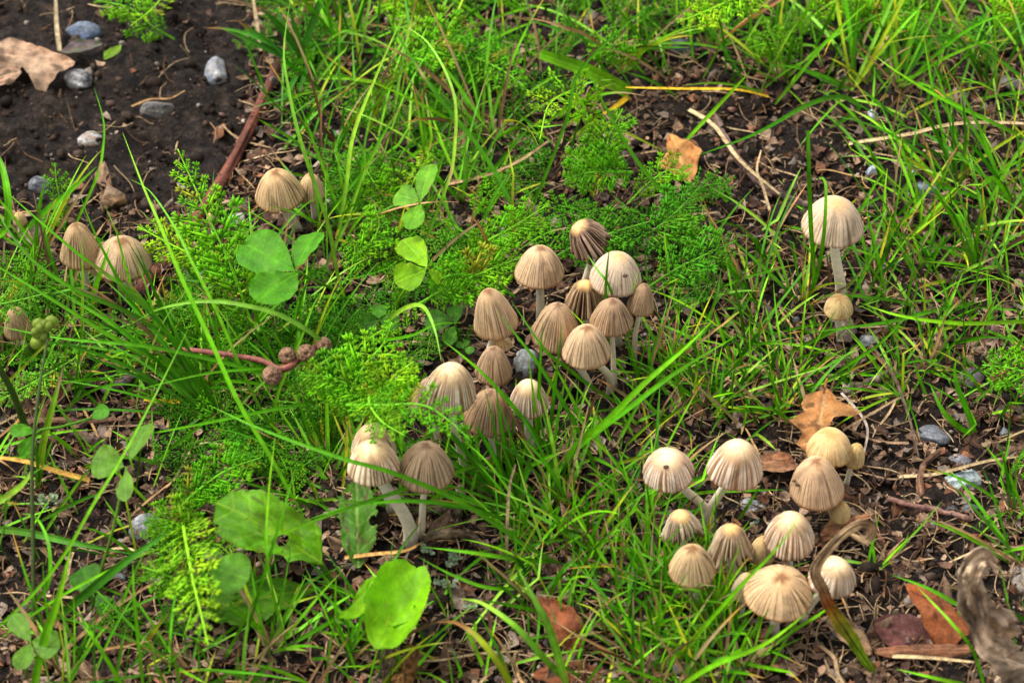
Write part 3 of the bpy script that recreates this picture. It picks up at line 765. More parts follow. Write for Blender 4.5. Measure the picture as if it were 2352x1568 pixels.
dead_leaf('rust coloured dead leaf standing edgewise behind a broad grass blade', (1332, 1496, .4), (1238, 1372, 1.6), [(0, 12, 12), (.3, 34, 40), (.6, 30, 44), (.85, 20, 28), (1, 5, 5)], RUST, cup=0.35, bend=0.05)
dead_leaf('brown dead leaf lying flat behind the foot of broad grass blades', (1380, 1545, .3), (1225, 1548, .4), [(0, 12, 12), (.3, 36, 30), (.7, 34, 30), (1, 6, 6)], RUST * 0.8, cup=0.1)
dead_leaf('papery brown dry leaf behind the withered green and brown blade', (1900, 1420, 1.0), (2000, 1500, .6), [(0, 10, 10), (.3, 26, 24), (.7, 24, 26), (1, 6, 6)], lin(146, 116, 84), cup=0.7)
dead_leaf('flat brown dead leaf half buried under grass behind the small tan mushroom', (830, 400, .3), (900, 300, .4), [(0, 8, 8), (.3, 22, 24), (.7, 20, 24), (1, 4, 4)], lin(140, 104, 74))
dead_leaf('small tan leaf shred between arching grass stems', (1040, 348, .3), (1072, 300, .5), [(0, 6, 6), (.4, 16, 16), (.8, 12, 12), (1, 3, 3)], lin(170, 128, 90))
dead_leaf('grey brown dead leaf lying beside the speckled pale stone', (2220, 800, .2), (2292, 778, .3), [(0, 8, 8), (.3, 22, 20), (.7, 18, 24), (1, 4, 4)], lin(146, 120, 100))

def strip(label, pts, widths, cols, name, cat, hint=(0, -0.3, 1), mat=M_DEAD, n=72, fold=0.5, wob=0.1, crumple=0.5):
    P = catmull([G(*p) for p in pts], n)
    t = np.linspace(0, 1, n)
    k = scale_at(P[n // 2])
    W = np.interp(t, np.linspace(0, 1, len(widths)), widths) * k
    C = np.stack([np.interp(t, np.linspace(0, 1, len(cols)), [c[i] for c in cols]) for i in range(3)], 1)
    C = C * (1 + 0.5 * fbm(t * 14, t * 0 + pts[0][0], 4, 3))[:, None]
    hint = np.asarray(hint, float) + wob * np.stack([np.sin(t * 7), np.cos(t * 5), 0 * t], 1) * 3
    # a wide strip with several lengthwise ribs, so that it crumples
    T, S, N = frames(P, hint)
    m = 21
    s = np.linspace(-1, 1, m)
    eg = 1 + 0.5 * np.stack([fbm(t * 12, t * 0 + 1 + pts[0][0], 5, 3), fbm(t * 12, t * 0 + 8 + pts[0][0], 6, 3)], 1)
    s_ = s[None] * np.where(s[None] < 0, eg[:, :1], eg[:, 1:])
    V = P[:, None] + S[:, None] * (W[:, None] * 0.5 * s_)[..., None] + N[:, None] * (W[:, None] * (fold * 0.5 * s[None] ** 2 + crumple * fbm(t[:, None] * 13 + 3, s[None] * 2.4 + pts[0][1], 9, 5) + 0.08 * np.cos(s[None] * 16)))[..., None]
    C2 = C[:, None] * (1 + 0.9 * (vnoise(s * 9, s * 0 + 2, 3))[None, :, None] + 0.8 * fbm(t[:, None] * 14, s[None] * 5, 3, 3)[..., None])
    i = np.arange(n - 1)[:, None] * m; j = np.arange(m - 1)[None]
    Q = np.stack([i + j, i + j + 1, i + m + j + 1, i + m + j], -1).reshape(-1, 4)
    mb = MB(); mb.add(V.reshape(-1, 3), Q, None, C2.reshape(-1, 3))
    return single(name, mb, mat, label, cat, P[0])

BR1, BR2 = lin(186, 156, 116), lin(158, 128, 92)
strip('withered grass blade, green at the foot and curling brown over a striped mushroom',
      [(2008, 1545, .2), (1962, 1476, 1.6), (1908, 1392, 3.2), (1874, 1316, 5.2), (1912, 1252, 6.2), (1968, 1206, 7.0), (2004, 1212, 6.6), (1990, 1240, 6.0), (1950, 1224, 6.0)],
      [14, 26, 36, 34, 26, 24, 22, 26, 22, 10], [lin(120, 150, 24), lin(122, 156, 20), lin(150, 150, 30), lin(150, 84, 34), BR1, BR2, BR1, BR2, BR1, BR1], 'withered_grass', 'grass blade', hint=(0.1, -0.75, 0.65), fold=0.1, wob=0.12, crumple=0.22)
strip('large grey brown withered leaf standing with a curled tip beside the rusty leaves',
      [(2352, 1610, .2), (2318, 1530, 2.0), (2276, 1440, 4.0), (2240, 1372, 5.4), (2232, 1315, 6.6), (2258, 1280, 7.2), (2294, 1300, 6.6)],
      [170, 170, 150, 110, 80, 60, 52, 30], [lin(176, 150, 122), lin(196, 170, 140), lin(146, 122, 98), lin(200, 174, 142), lin(176, 148, 120)], 'withered_leaf', 'dead leaf', fold=0.2, wob=0.3, n=110)
strip('grey dry stalk standing below the cupped bright leaf', [(872, 1600, .1), (880, 1545, .8), (892, 1490, 1.6)], [46, 44, 36], [lin(140, 118, 92), lin(120, 98, 76)], 'dry_stalk', 'dry stalk', fold=-0.8)
strip('brown crumpled dry stalk with yellow streaks below the cupped bright leaf', [(920, 1610, .1), (928, 1550, 1.0), (948, 1480, 2.0)], [52, 46, 34], [lin(150, 110, 60), lin(130, 92, 52)], 'dry_stalk', 'dry stalk', fold=-0.7)

# ------------------------------------------------------------------ stones
def stone_geo(seed, sub=4, facets=9):
    V, T = ICO[sub]
    V = V.copy(); rg = np.random.default_rng(seed)
    for _ in range(facets):
        n = unit(rg.normal(size=3)); c = rg.uniform(0.62, 0.86)
        d = V @ n; k = np.clip(d - c, 0, None)
        V = V - k[:, None] * n * 0.92
    V = V * (1 + 0.07 * noise3(V * 2.2 + seed, seed) + 0.035 * noise3(V * 7 + seed, seed + 1))[:, None]
    return V, T

def stone(label, px, py, w, h, c1, c2, tz=0.0, sink=0.46, name='stone', mixs=1.0):
    seed = int(px * 3 + py) % 8111
    p = G(px, py, 0.1); k = scale_at(p)
    a = w * k / 2; c = min(a, h * k / 2) * 0.95; b = h * k / 2 * 1.05
    V, T = stone_geo(seed)
    n1 = np.clip(0.5 + mixs * 1.6 * noise3(V * 1.9 + seed, seed + 3, 4), 0, 1)[:, None]
    C = c1 * (1 - n1) + c2 * n1
    fl = (noise3(V * 9 + seed, seed + 5, 2) > 0.33)[:, None]
    C = np.where(fl, C * 1.6, C)
    dirt = np.clip((0.1 - V[:, 2]) * 1.6 + 1.4 * noise3(V * 2.5 + seed, seed + 9, 3), 0, .85)[:, None]
    C = C * (1 - dirt) + lin(66, 52, 42) * dirt
    W = V * np.array([a, b, c]) * 1.08
    ct, st_ = math.cos(math.radians(tz)), math.sin(math.radians(tz))
    W = np.stack([W[:, 0] * ct - W[:, 1] * st_, W[:, 0] * st_ + W[:, 1] * ct, W[:, 2]], 1)
    base = G(px, py + h * 0.25, 0)
    base = np.array([p[0], p[1], ground_broad(p[0], p[1]) + c * (1 - 2 * sink)])
    mb = MB(); mb.add(base + W, None, T, C)
    return single(name, mb, M_STONE, label, 'stone', base)

BL, GY, WH, DK, BN = lin(108, 118, 132), lin(128, 126, 124), lin(184, 182, 178), lin(58, 58, 62), lin(120, 98, 78)
STONES = [
 ('flat blue grey stone crossed by a thin red stalk', 190, 74, 78, 50, BL, lin(84, 98, 122)),
 ('grey stone with white crust below the large tan dead leaf', 178, 186, 62, 60, DK, lin(168, 166, 162)),
 ('upright blue grey stone standing alone on bare soil near the red stick', 498, 166, 54, 84, BL, lin(146, 142, 140)),
 ('whitish stone with brown tint on the bare soil', 208, 321, 58, 42, WH * 0.8, lin(140, 112, 92)),
 ('dark rough lump of stone on the open soil below a dry root', 362, 254, 78, 52, DK * 0.7, lin(130, 122, 112)),
 ('dark striped rounded stone beside a yarrow sprig', 92, 428, 52, 56, DK * 0.8, lin(110, 112, 118)),
 ('ochre crumbly stone near the pair of tan mushrooms', 258, 455, 66, 56, lin(156, 122, 84), lin(110, 84, 62)),
 ('white stone behind the large clover leaf', 545, 508, 56, 44, WH, lin(168, 160, 150)),
 ('grey stone lying under the lower part of the upright yarrow leaf', 446, 630, 90, 46, lin(130, 132, 140), lin(90, 90, 94)),
 ('rough grey stone in the middle of the central clump', 1206, 836, 62, 86, lin(96, 98, 98), lin(152, 152, 148)),
 ('dark slate coloured stone near the broad cut grass blade', 1566, 112, 66, 60, lin(78, 86, 96), lin(56, 60, 66)),
 ('pale speckled stone on the litter past the small cream mushroom', 2001, 789, 54, 56, WH * 0.95, lin(126, 130, 134)),
 ('tiny pale pebble above the pale speckled stone', 2036, 752, 18, 26, lin(176, 172, 164), GY),
 ('flat oval grey stone on the bare litter behind a fallen green blade', 2146, 1001, 82, 54, lin(112, 116, 122), lin(84, 86, 90)),
 ('small purple grey stone touching a greenish white one', 2206, 1056, 52, 38, lin(124, 120, 126), lin(92, 88, 96)),
 ('blue and white mottled stone, the brighter of two touching stones', 2209, 1107, 86, 66, lin(76, 92, 102), lin(190, 204, 196)),
 ('white and grey stone between two curved mushroom stems', 1726, 1161, 50, 44, WH * 0.9, lin(100, 106, 114)),
 ('pale stone at the far edge beyond the withered curled leaf', 2342, 1332, 56, 70, lin(150, 138, 124), lin(118, 106, 96)),
 ('bluish stone half hidden by grass beyond the large pale mushroom', 2128, 440, 62, 56, lin(118, 130, 144), lin(84, 90, 98)),
 ('white and grey stone under the long leaf and yarrow by the dandelion', 346, 1214, 96, 74, WH * 0.85, lin(104, 108, 114)),
 ('brownish stone in litter beneath a pair of spreading blades', 2228, 872, 66, 56, lin(104, 88, 78), lin(84, 84, 90)),
 ('small blue grey stone by the small fallen twig', 2228, 1166, 46, 28, lin(96, 104, 114), lin(70, 74, 80)),
 ('small dark stone under the knobbly end of the fallen twig', 2180, 1172, 44, 34, lin(84, 90, 98), lin(62, 64, 70)),
 ('tiny grey stone beside two upright broad blades', 2307, 990, 22, 26, lin(118, 124, 132), GY),
 ('grey stone under the upright grass by the large pale mushroom', 1985, 606, 40, 26, lin(98, 94, 96), DK),
 ('reddish brown rounded pebble beneath long crossing blades', 2278, 758, 44, 40, lin(128, 92, 80), lin(92, 64, 56)),
 ('dark blue stone at the foot of the widest tan mushroom', 1690, 1448, 40, 30, lin(62, 72, 86), DK),
 ('small grey stone in the litter by the dark torn clover leaf', 276, 1326, 34, 26, lin(112, 112, 116), DK),
 ('grey stone among blades beside the small soil feathery leaf', 2330, 196, 70, 52, lin(120, 112, 106), lin(88, 82, 80)),
]
for s_ in STONES:
    stone(s_[0], s_[1], s_[2], s_[3], s_[4], s_[5], s_[6], random.uniform(-14, 14))
# small white shards
for lab, px, py, w, h in [('thin white shard on litter near the curling green blade', 2006, 266, 22, 34), ('curved white eggshell shard on litter behind the large pale mushroom', 2004, 392, 36, 24),
                          ('white and blue scrap half hidden by crossing grass', 2096, 398, 34, 18)]:
    stone(lab, px, py, w, h, lin(214, 218, 224), lin(176, 188, 200), 20, 0.3, 'white_shard')

# ------------------------------------------------------------------ sticks and twigs
def stick(label, pts, r0, r1, col, col2, name='twig', cat='twig', knots=(), mat=M_BARK, k=22, n=60, cut=None, rough=0.42):
    P = catmull([G(*p) for p in pts], n)
    t = np.linspace(0, 1, n)
    s = scale_at(P[n // 2])
    seed = int(pts[0][0]) % 77
    r = np.linspace(r0, r1, n) * s * (1 + 0.25 * vnoise(t * 11, t * 0 + seed, 3))
    for kt, ka in knots: r = r * (1 + ka * np.exp(-((t - kt) / 0.012) ** 2))
    P = P + 0.1 * r0 * s * 6 * np.stack([vnoise(t * 7, t * 0 + seed, 1), vnoise(t * 7, t * 0 + seed, 2), 0 * t], 1) * 0.6
    mix = np.clip(0.5 + 1.2 * fbm(t * 5, t * 0 + seed, 8, 3), 0, 1)[:, None]
    C = col * (1 - mix) + col2 * mix
    for kt, ka in knots: C = C * (1 - 0.4 * np.exp(-((t - kt) / 0.014) ** 2))[:, None]
    a = np.arange(k) / k * 6.283
    wob = rough * (fbm(t[:, None] * 22, np.cos(a)[None] * 1.5 + seed, seed, 3) + 0.8 * fbm(t[:, None] * 4 + 2 * np.sin(a)[None], np.cos(a)[None] * 4 + seed, seed + 4, 3))
    C = C[:, None] * (1 + 1.1 * fbm(t[:, None] * 5 + 2 * np.sin(a)[None], np.cos(a)[None] * 4.5 + seed, seed + 4, 3) + .5 * vnoise(t[:, None] * 60, a[None] * 3, seed))[..., None]
    base = P[0]
    root = thing(name, label, cat, base)
    mb = MB(); tube(mb, P, r, k, C, True, wob); link('bark', mb.mesh('bark', mat, base), root)
    if cut is not None:                                   # sawn-off side shoot
        c = P[int(cut * n)]; rr = r[int(cut * n)]
        d = unit(np.array([0.55, -0.7, 0.75]))
        cb = MB(); tube(cb, np.stack([c, c + d * rr * 0.75, c + d * rr * 1.25, c + d * rr * 1.28]), np.array([1.05, 1.0, 0.98, 0.55]) * rr * 0.95, 14, np.stack([col * 0.8, col * 0.7, lin(120, 104, 92), lin(52, 46, 42)]), True)
        link('cut_stub', cb.mesh('cut_stub', mat, base), root)
    return root

RED, RED2 = lin(108, 58, 40), lin(56, 36, 30)
stick('thick reddish brown stick with a cut stub lying across the soil', [(700, 20, .3), (655, 120, .2), (600, 240, .25), (528, 385, .25), (480, 462, .15), (400, 572, .1), (330, 655, .1), (240, 770, -.2), (140, 905, .05), (80, 985, 0), (-30, 1110, -.1)],
      13, 17, RED, RED2, 'fallen_stick', 'stick', [(.155, .3), (.30, .12), (.72, .15)], cut=.185, n=90)
stick('dark grey twig end emerging under the dense grass tuft', [(238, 905, .2), (290, 872, .35), (345, 846, .3)], 13, 11, lin(82, 70, 62), lin(56, 46, 42), n=30)
stick('brown twig lying beneath the small clover leaf', [(40, 975, .2), (120, 966, .3), (210, 968, .3), (292, 962, .2)], 8, 7, lin(128, 92, 66), lin(92, 66, 50), n=40)
stick('grey purple twig with a pale end lying on the litter by the large pale mushroom', [(1640, 262, .1), (1690, 360, .3), (1752, 425, .3), (1810, 455, .3), (1858, 474, .2)], 9, 11, lin(122, 98, 88), lin(80, 60, 54), n=60, knots=[(.3, .3), (.5, .4), (.8, .3)], rough=.5)
stick('small reddish twig with a knot lying on open litter', [(2040, 1144, .4), (2090, 1160, .4), (2140, 1168, .4), (2226, 1192, .3)], 6, 6, lin(134, 100, 86), lin(104, 72, 62), n=40, knots=[(.52, .7), (.95, .5)])
stick('knobbly brown root end pointing at the small fallen twig', [(2162, 1035, .2), (2128, 1062, .4), (2112, 1100, .4), (2118, 1142, .1)], 7, 9, lin(126, 90, 66), lin(88, 62, 46), n=30, knots=[(.5, .5)])
stick('grey dead branch lying behind the thick bent mushroom stem', [(905, 1190, .2), (985, 1170, .4), (1060, 1180, .3)], 13, 11, lin(110, 92, 70), lin(64, 50, 38), n=44, rough=.9)
stick('weathered bark sliver curving away from the lichen', [(975, 1240, .3), (1040, 1222, .5), (1090, 1235, .6), (1130, 1272, .4)], 12, 7, lin(130, 110, 84), lin(76, 60, 44), n=44, rough=.9)
stick('rough brown bark piece lying under the blue green clover', [(95, 1010, .1), (170, 1004, .2), (250, 1020, .2)], 17, 12, lin(104, 80, 62), lin(62, 46, 36), n=44, rough=.9)
stick('bleached wood sliver lying on litter above the oak leaf', [(1936, 905, .1), (2000, 880, .3), (2075, 838, .2)], 13, 7, lin(140, 124, 104), lin(96, 82, 66), n=40, rough=.9)

# stalk with warty round seed heads
base = G(318, 826, 1.4)
root = thing('seed_stalk', 'reddish fuzzy dead stalk bearing four warty round seed heads', 'seed stalk', base)
P = catmull([base, G(375, 806, 2.4), G(440, 804, 3.0), G(520, 814, 3.3), G(600, 828, 3.5), G(640, 846, 3.6), G(668, 840, 3.7), G(700, 812, 3.8), G(738, 790, 3.9)], 60)
kk = scale_at(P[30])
mb = MB(); tube(mb, P, np.linspace(5.5, 7.5, 60) * kk * (1 + 0.25 * np.exp(-((np.linspace(0, 1, 60) - .77) / .04) ** 2)), 9, lin(132, 78, 66), True, 0.25 * (rng.random((60, 9)) - 0.5)); link('stalk', mb.mesh('stalk', M_BARK, base), root)
for px, py, h, w, sd_ in [(626, 862, 3.9, 46, 1), (660, 817, 3.8, 40, 2), (704, 811, 4.1, 42, 3), (743, 792, 4.0, 37, 4)]:
    V, T = ICO[4]
    c = G(px, py, h); rr = w * kk / 2
    w_ = np.abs(noise3(V * 5.5 + sd_, sd_, 2))
    V2 = V * (1.02 - 0.16 * np.exp(-(w_ / .07) ** 2) + 0.05 * noise3(V * 3, sd_))[:, None]
    pit = unit(np.array([0.1, -0.75, 0.6])); dd = V @ pit
    V2 = V2 * (1 - 0.28 * np.exp(-((1 - dd) / 0.03) ** 2))[:, None]
    C = lin(146, 112, 88) * (1 - 0.55 * np.exp(-(w_ / .08) ** 2) - 0.3 * np.exp(-((1 - dd) / 0.02) ** 2))[:, None]
    hb = MB(); hb.add(c + V2 * rr, None, T, C); link('seed_head', hb.mesh('seed_head', M_LITTER, base), root)

# thin dry stalks that can be told apart
def dry_straw(label, pts, w, col):
    P = catmull([G(*p) for p in pts], 24)
    t = np.linspace(0, 1, 24)
    mb = MB(); blade(mb, P, w * scale_at(P[0]) * (1 - 0.5 * t ** 3), [0.2, -0.4, 1], col * (1 + 0.4 * fbm(t * 6, t * 0 + pts[0][0], 3, 2))[:, None], 0.3, 0.5)
    return single('dry_straw', mb, M_LITTER, label, 'straw', P[0])
ST1, ST2, ST3 = lin(186, 160, 118), lin(150, 124, 92), lin(206, 158, 74)
for a_ in [
 ('long pale straw lying along the grey purple twig', [(1582, 252, .5), (1640, 290, .6), (1700, 370, .7), (1790, 446, .5)], 11, ST1 * 0.9),
 ('dry brown grass stem rising over yarrow to a pale bud', [(1020, 425, .4), (1120, 402, 1.4), (1200, 365, 2.2), (1262, 322, 2.8)], 8, lin(160, 128, 92)),
 ('thin yellow dead blade lying level beside the broad cut blade', [(1765, 222, 1.2), (1690, 206, 2.2), (1560, 204, 2.6), (1437, 201, 2.8)], 7, lin(214, 172, 44)),
 ('upright dry straw standing in the dense tuft', [(1164, 1320, .1), (1164, 1220, 2.4), (1170, 1120, 4.2), (1184, 1066, 5.4)], 8, ST1),
 ('orange brown dead blade crossing under the tall thin seed stalk', [(205, 1102, .9), (130, 1082, 1.4), (60, 1060, 1.8), (-20, 1048, 2.0)], 13, ST3),
 ('pale dead grass arching over the litter beyond the large pale mushroom', [(1950, 330, .2), (2080, 310, 1.2), (2200, 284, 1.8), (2352, 284, 1.9), (2420, 300, 1.2)], 9, ST1),
 ('dry forked straw standing behind the large pale mushroom', [(1772, 500, .2), (1752, 430, 1.0), (1738, 390, 1.4), (1748, 345, 1.8)], 7, ST1),
 ('long thin straw running from the oak leaf up to bleached wood', [(1936, 988, .6), (2000, 950, .8), (2060, 916, .8), (2085, 905, .5)], 6, ST2),
 ('curving dry root hanging past the oak leaf', [(1932, 902, 1.0), (1975, 950, .8), (1992, 985, .6), (1986, 1030, .4), (1972, 1060, .3)], 7, lin(166, 148, 132)),
 ('dark thin stem lying toward the flat oval stone', [(2000, 792, 1.2), (2050, 860, 1.0), (2085, 950, .8), (2110, 1050, .3)], 8, lin(92, 76, 62)),
 ('brown straw slanting through the litter below the dandelion leaves', [(140, 1500, .4), (230, 1420, 1.0), (300, 1370, 1.2), (352, 1338, 1.2)], 9, lin(146, 112, 78)),
 ('pale straw fallen below the shaded dandelion leaf', [(900, 1520, .2), (1010, 1515, .4), (1100, 1500, .5), (1200, 1494, .3)], 6, ST1 * 0.8),
 ('orange straw lying beneath the thick bent mushroom stem', [(792, 1280, .3), (860, 1272, .7), (930, 1264, .6), (968, 1246, .5)], 9, lin(196, 146, 84)),
 ('yellow dead blade lying under the dense grass tuft by the dark twig', [(420, 920, .5), (380, 922, .9), (330, 918, 1.0)], 12, lin(220, 176, 40)),
 ('straight grey straw beside the small twig knot', [(2062, 1094, .3), (2150, 1088, .6), (2260, 1060, .8), (2352, 1046, .6)], 8, ST1 * 0.85),
 ('pale straw crossing the litter past the rusty leaves', [(2050, 1506, .5), (2140, 1510, .6), (2240, 1520, .4)], 9, ST1),
 ('bent brown straw dropping below the withered blade', [(1880, 1480, .3), (1915, 1510, .5), (1925, 1550, .4), (1960, 1600, .3)], 10, ST2),
 ('dry straw standing on bare soil beside the large tan dead leaf', [(137, 118, .3), (130, 60, .8), (127, -20, 1.4)], 11, lin(160, 142, 110)),
 ('slanting dry straw over the soil beside the wide green tuft', [(598, 118, .2), (590, 60, .9), (580, -10, 1.6)], 10, lin(158, 138, 104)),
 ('thin dry root lying across the dark rough stone', [(302, 244, .4), (345, 228, .7), (390, 226, .6), (425, 208, .3)], 5, lin(150, 116, 76)),
]: dry_straw(*a_)

# lichen bits
def lichen(label, px, py, w, n=7):
    p = G(px, py, 0.4); k = scale_at(p); mb = MB()
    for i in range(n):
        b = p + np.array([rng.uniform(-.4, .4), rng.uniform(-.3, .3), rng.uniform(-.1, .3)]) * w * k * 0.5
        d = unit(np.array([rng.uniform(-1, 1), rng.uniform(-1, .4), rng.uniform(.1, .9)])) * w * k * rng.uniform(.3, .55)
        ww = w * k * 0.14
        V, Q, C = leaf_sheet(b, b + d, [(0, ww * .4, ww * .4), (.3, ww, ww * .7), (.5, ww * .5, ww * 1.1), (.75, ww * 1.3, ww), (.9, ww * .7, ww * 1.4), (1, ww * .3, ww * .3)], cup=0.5, wav=0.4, col=lin(158, 176, 146), n=12, m=3, seed=i * 7 + int(px), teeth=0.3)
        mb.add(V, Q, None, C)
    return single('lichen', mb, M_LEAF, label, 'lichen', p)
lichen('pale green cup of lichen on bark near the dense grass tuft', 1046, 1288, 56, 9)
lichen('pale green frayed lichen below the bark sliver', 1028, 1345, 54, 9)
lichen('pale lichen fragment at the foot of the thick bent stem', 978, 1262, 40, 7)
lichen('grey green branching lichen on litter beside the thin seed stalk', 112, 1152, 50, 11)
lichen('pale lichen scrap at the edge of the cupped leaf', 1086, 1392, 44, 6)

# ------------------------------------------------------------------ yarrow
def lobe(mb, b, d, n, L, w, tint):
    d = unit(d); s = unit(np.cross(n, d)); m = b + d * L * 0.5 + n * L * 0.05
    V = np.array([b, m + s * w, m + n * w * 0.45, m - s * w, m - n * w * 0.3, b + d * L])
    T = np.array([[0, 1, 2], [0, 2, 3], [0, 3, 4], [0, 4, 1], [5, 2, 1], [5, 3, 2], [5, 4, 3], [5, 1, 4]])
    mb.add(V, None, T, np.tile(np.array([1.0, 1, 1]) * tint, (6, 1)) * np.array([[.9], [1], [1.05], [1], [.95], [1.2]]))

def pinna_mesh(seed, teeth=True):
    rg = np.random.default_rng(seed); mb = MB()
    z = np.array([0, 0, 1.0])
    np_ = 5
    lobe(mb, np.array([0, 0, 0]), np.array([1, 0, 0.02]), z, 0.9, 0.05, 1.05)
    for i in range(np_):
        f = 0.08 + 0.8 * i / (np_ - 1)
        for sd_ in (-1, 1):
            b = np.array([f, 0, 0.0])
            L = (0.33 - 0.15 * f) * rg.uniform(.8, 1.2) * (0.8 if i == 0 else 1)
            a = math.radians(rg.uniform(34, 54))
            up = rg.uniform(-.12, .22)
            d = unit(np.array([math.cos(a), sd_ * math.sin(a), up]))
            lobe(mb, b, d, z, L * (1 if teeth else 1.15), 0.042 if teeth else 0.055, rg.uniform(.78, 1.12))
            for s2 in ((-1, 1) if teeth else ()):
                a2 = a * sd_ + s2 * math.radians(rg.uniform(28, 45))
                lobe(mb, b + d * L * rg.uniform(.35, .6), unit(np.array([math.cos(a2), math.sin(a2), up + rg.uniform(-.3, .3)])), z, L * rg.uniform(.4, .6), 0.03, rg.uniform(.9, 1.15))
    for s2 in (-1, 0, 1):
        lobe(mb, np.array([0.8, 0, 0.0]), unit(np.array([1, 0.55 * s2, 0.1])), z, 0.3, 0.05, 1.2)
    V = np.vstack(mb.V) ; T = np.vstack(mb.T); C = np.vstack(mb.C)
    return make_mesh('leaflet', V, None, T, C, M_YARROW, False)
PINNA = [pinna_mesh(100 + i) for i in range(8)]

YG, YB, YD, YY, YL = lin(124, 194, 22), lin(106, 184, 16), lin(86, 160, 24), lin(156, 210, 26), lin(120, 186, 46)

def frond(label, pts, hw, col, n=15, name='yarrow_leaf', hint=(0, -0.62, 0.78), dih=(-8, 16), s0=0.12, prof=1.0, angle=46, group='feathery yarrow leaves'):
    P = catmull([G(*p) for p in pts], 40)
    T, S, N = frames(P, unit(np.asarray(hint, float)))
    base = P[0]; t = np.linspace(0, 1, 40)
    k = scale_at(P[20])
    root = thing(name, label, 'yarrow leaf', base, group)
    mb = MB(); tube(mb, P, np.linspace(0.06, 0.022, 40) * min(1.3, max(.6, hw / 45)), 6, col * 1.1 + lin(150, 180, 90) * 0.18)
    link('midrib', mb.mesh('midrib', M_LEAF, base), root)
    n = max(7, int(n * 0.74)); hw = hw * 1.15
    for i in range(n):
        f = s0 + (0.985 - s0) * (i + 0.5) / n
        j = f * 39; j0 = int(j); w = j - j0; j1 = min(j0 + 1, 39)
        p = P[j0] * (1 - w) + P[j1] * w
        Tt, Ss, Nn = unit(T[j0]), S[j0], N[j0]
        g = (f - s0) / (1 - s0)
        L = hw * k * (0.55 + 0.55 * math.sin(math.pi * min(1, g ** 0.8 * 0.9 + 0.1))) * (1 - 0.72 * max(0, (g - 0.6) / 0.4) ** 1.5) * prof
        for sd_ in (-1, 1):
            a = math.radians(angle + rng.uniform(-9, 9) + 22 * max(0, g - .7) / .3)
            dh = math.radians(rng.uniform(*dih))
            side = Ss * sd_ * math.cos(dh) + Nn * math.sin(dh)
            x = unit(side * math.cos(a) + Tt * math.sin(a))
            zax = unit(Nn * math.cos(dh) - Ss * sd_ * math.sin(dh) + 0.14 * rng.normal(size=3))
            y = unit(np.cross(zax, x)); zax = np.cross(x, y)
            LL = L * rng.uniform(.82, 1.2)
            o = bpy.data.objects.new('leaflet', random.choice(PINNA))
            COL.objects.link(o); o.parent = root
            M = Matrix([[x[0] * LL, y[0] * LL, zax[0] * LL, (p - base)[0] * U], [x[1] * LL, y[1] * LL, zax[1] * LL, (p - base)[1] * U], [x[2] * LL, y[2] * LL, zax[2] * LL, (p - base)[2] * U], [0, 0, 0, 1]])
            o.matrix_basis = M
            v = rng.uniform(.7, 1.2)
            cc = col * v * np.array([rng.uniform(.85, 1.25), 1, 1])
            if rng.random() < .04: cc = lin(166, 172, 44) * v
            if rng.random() < .006: cc = lin(120, 96, 48) * v
            o.color = (*cc, 1)
    return root

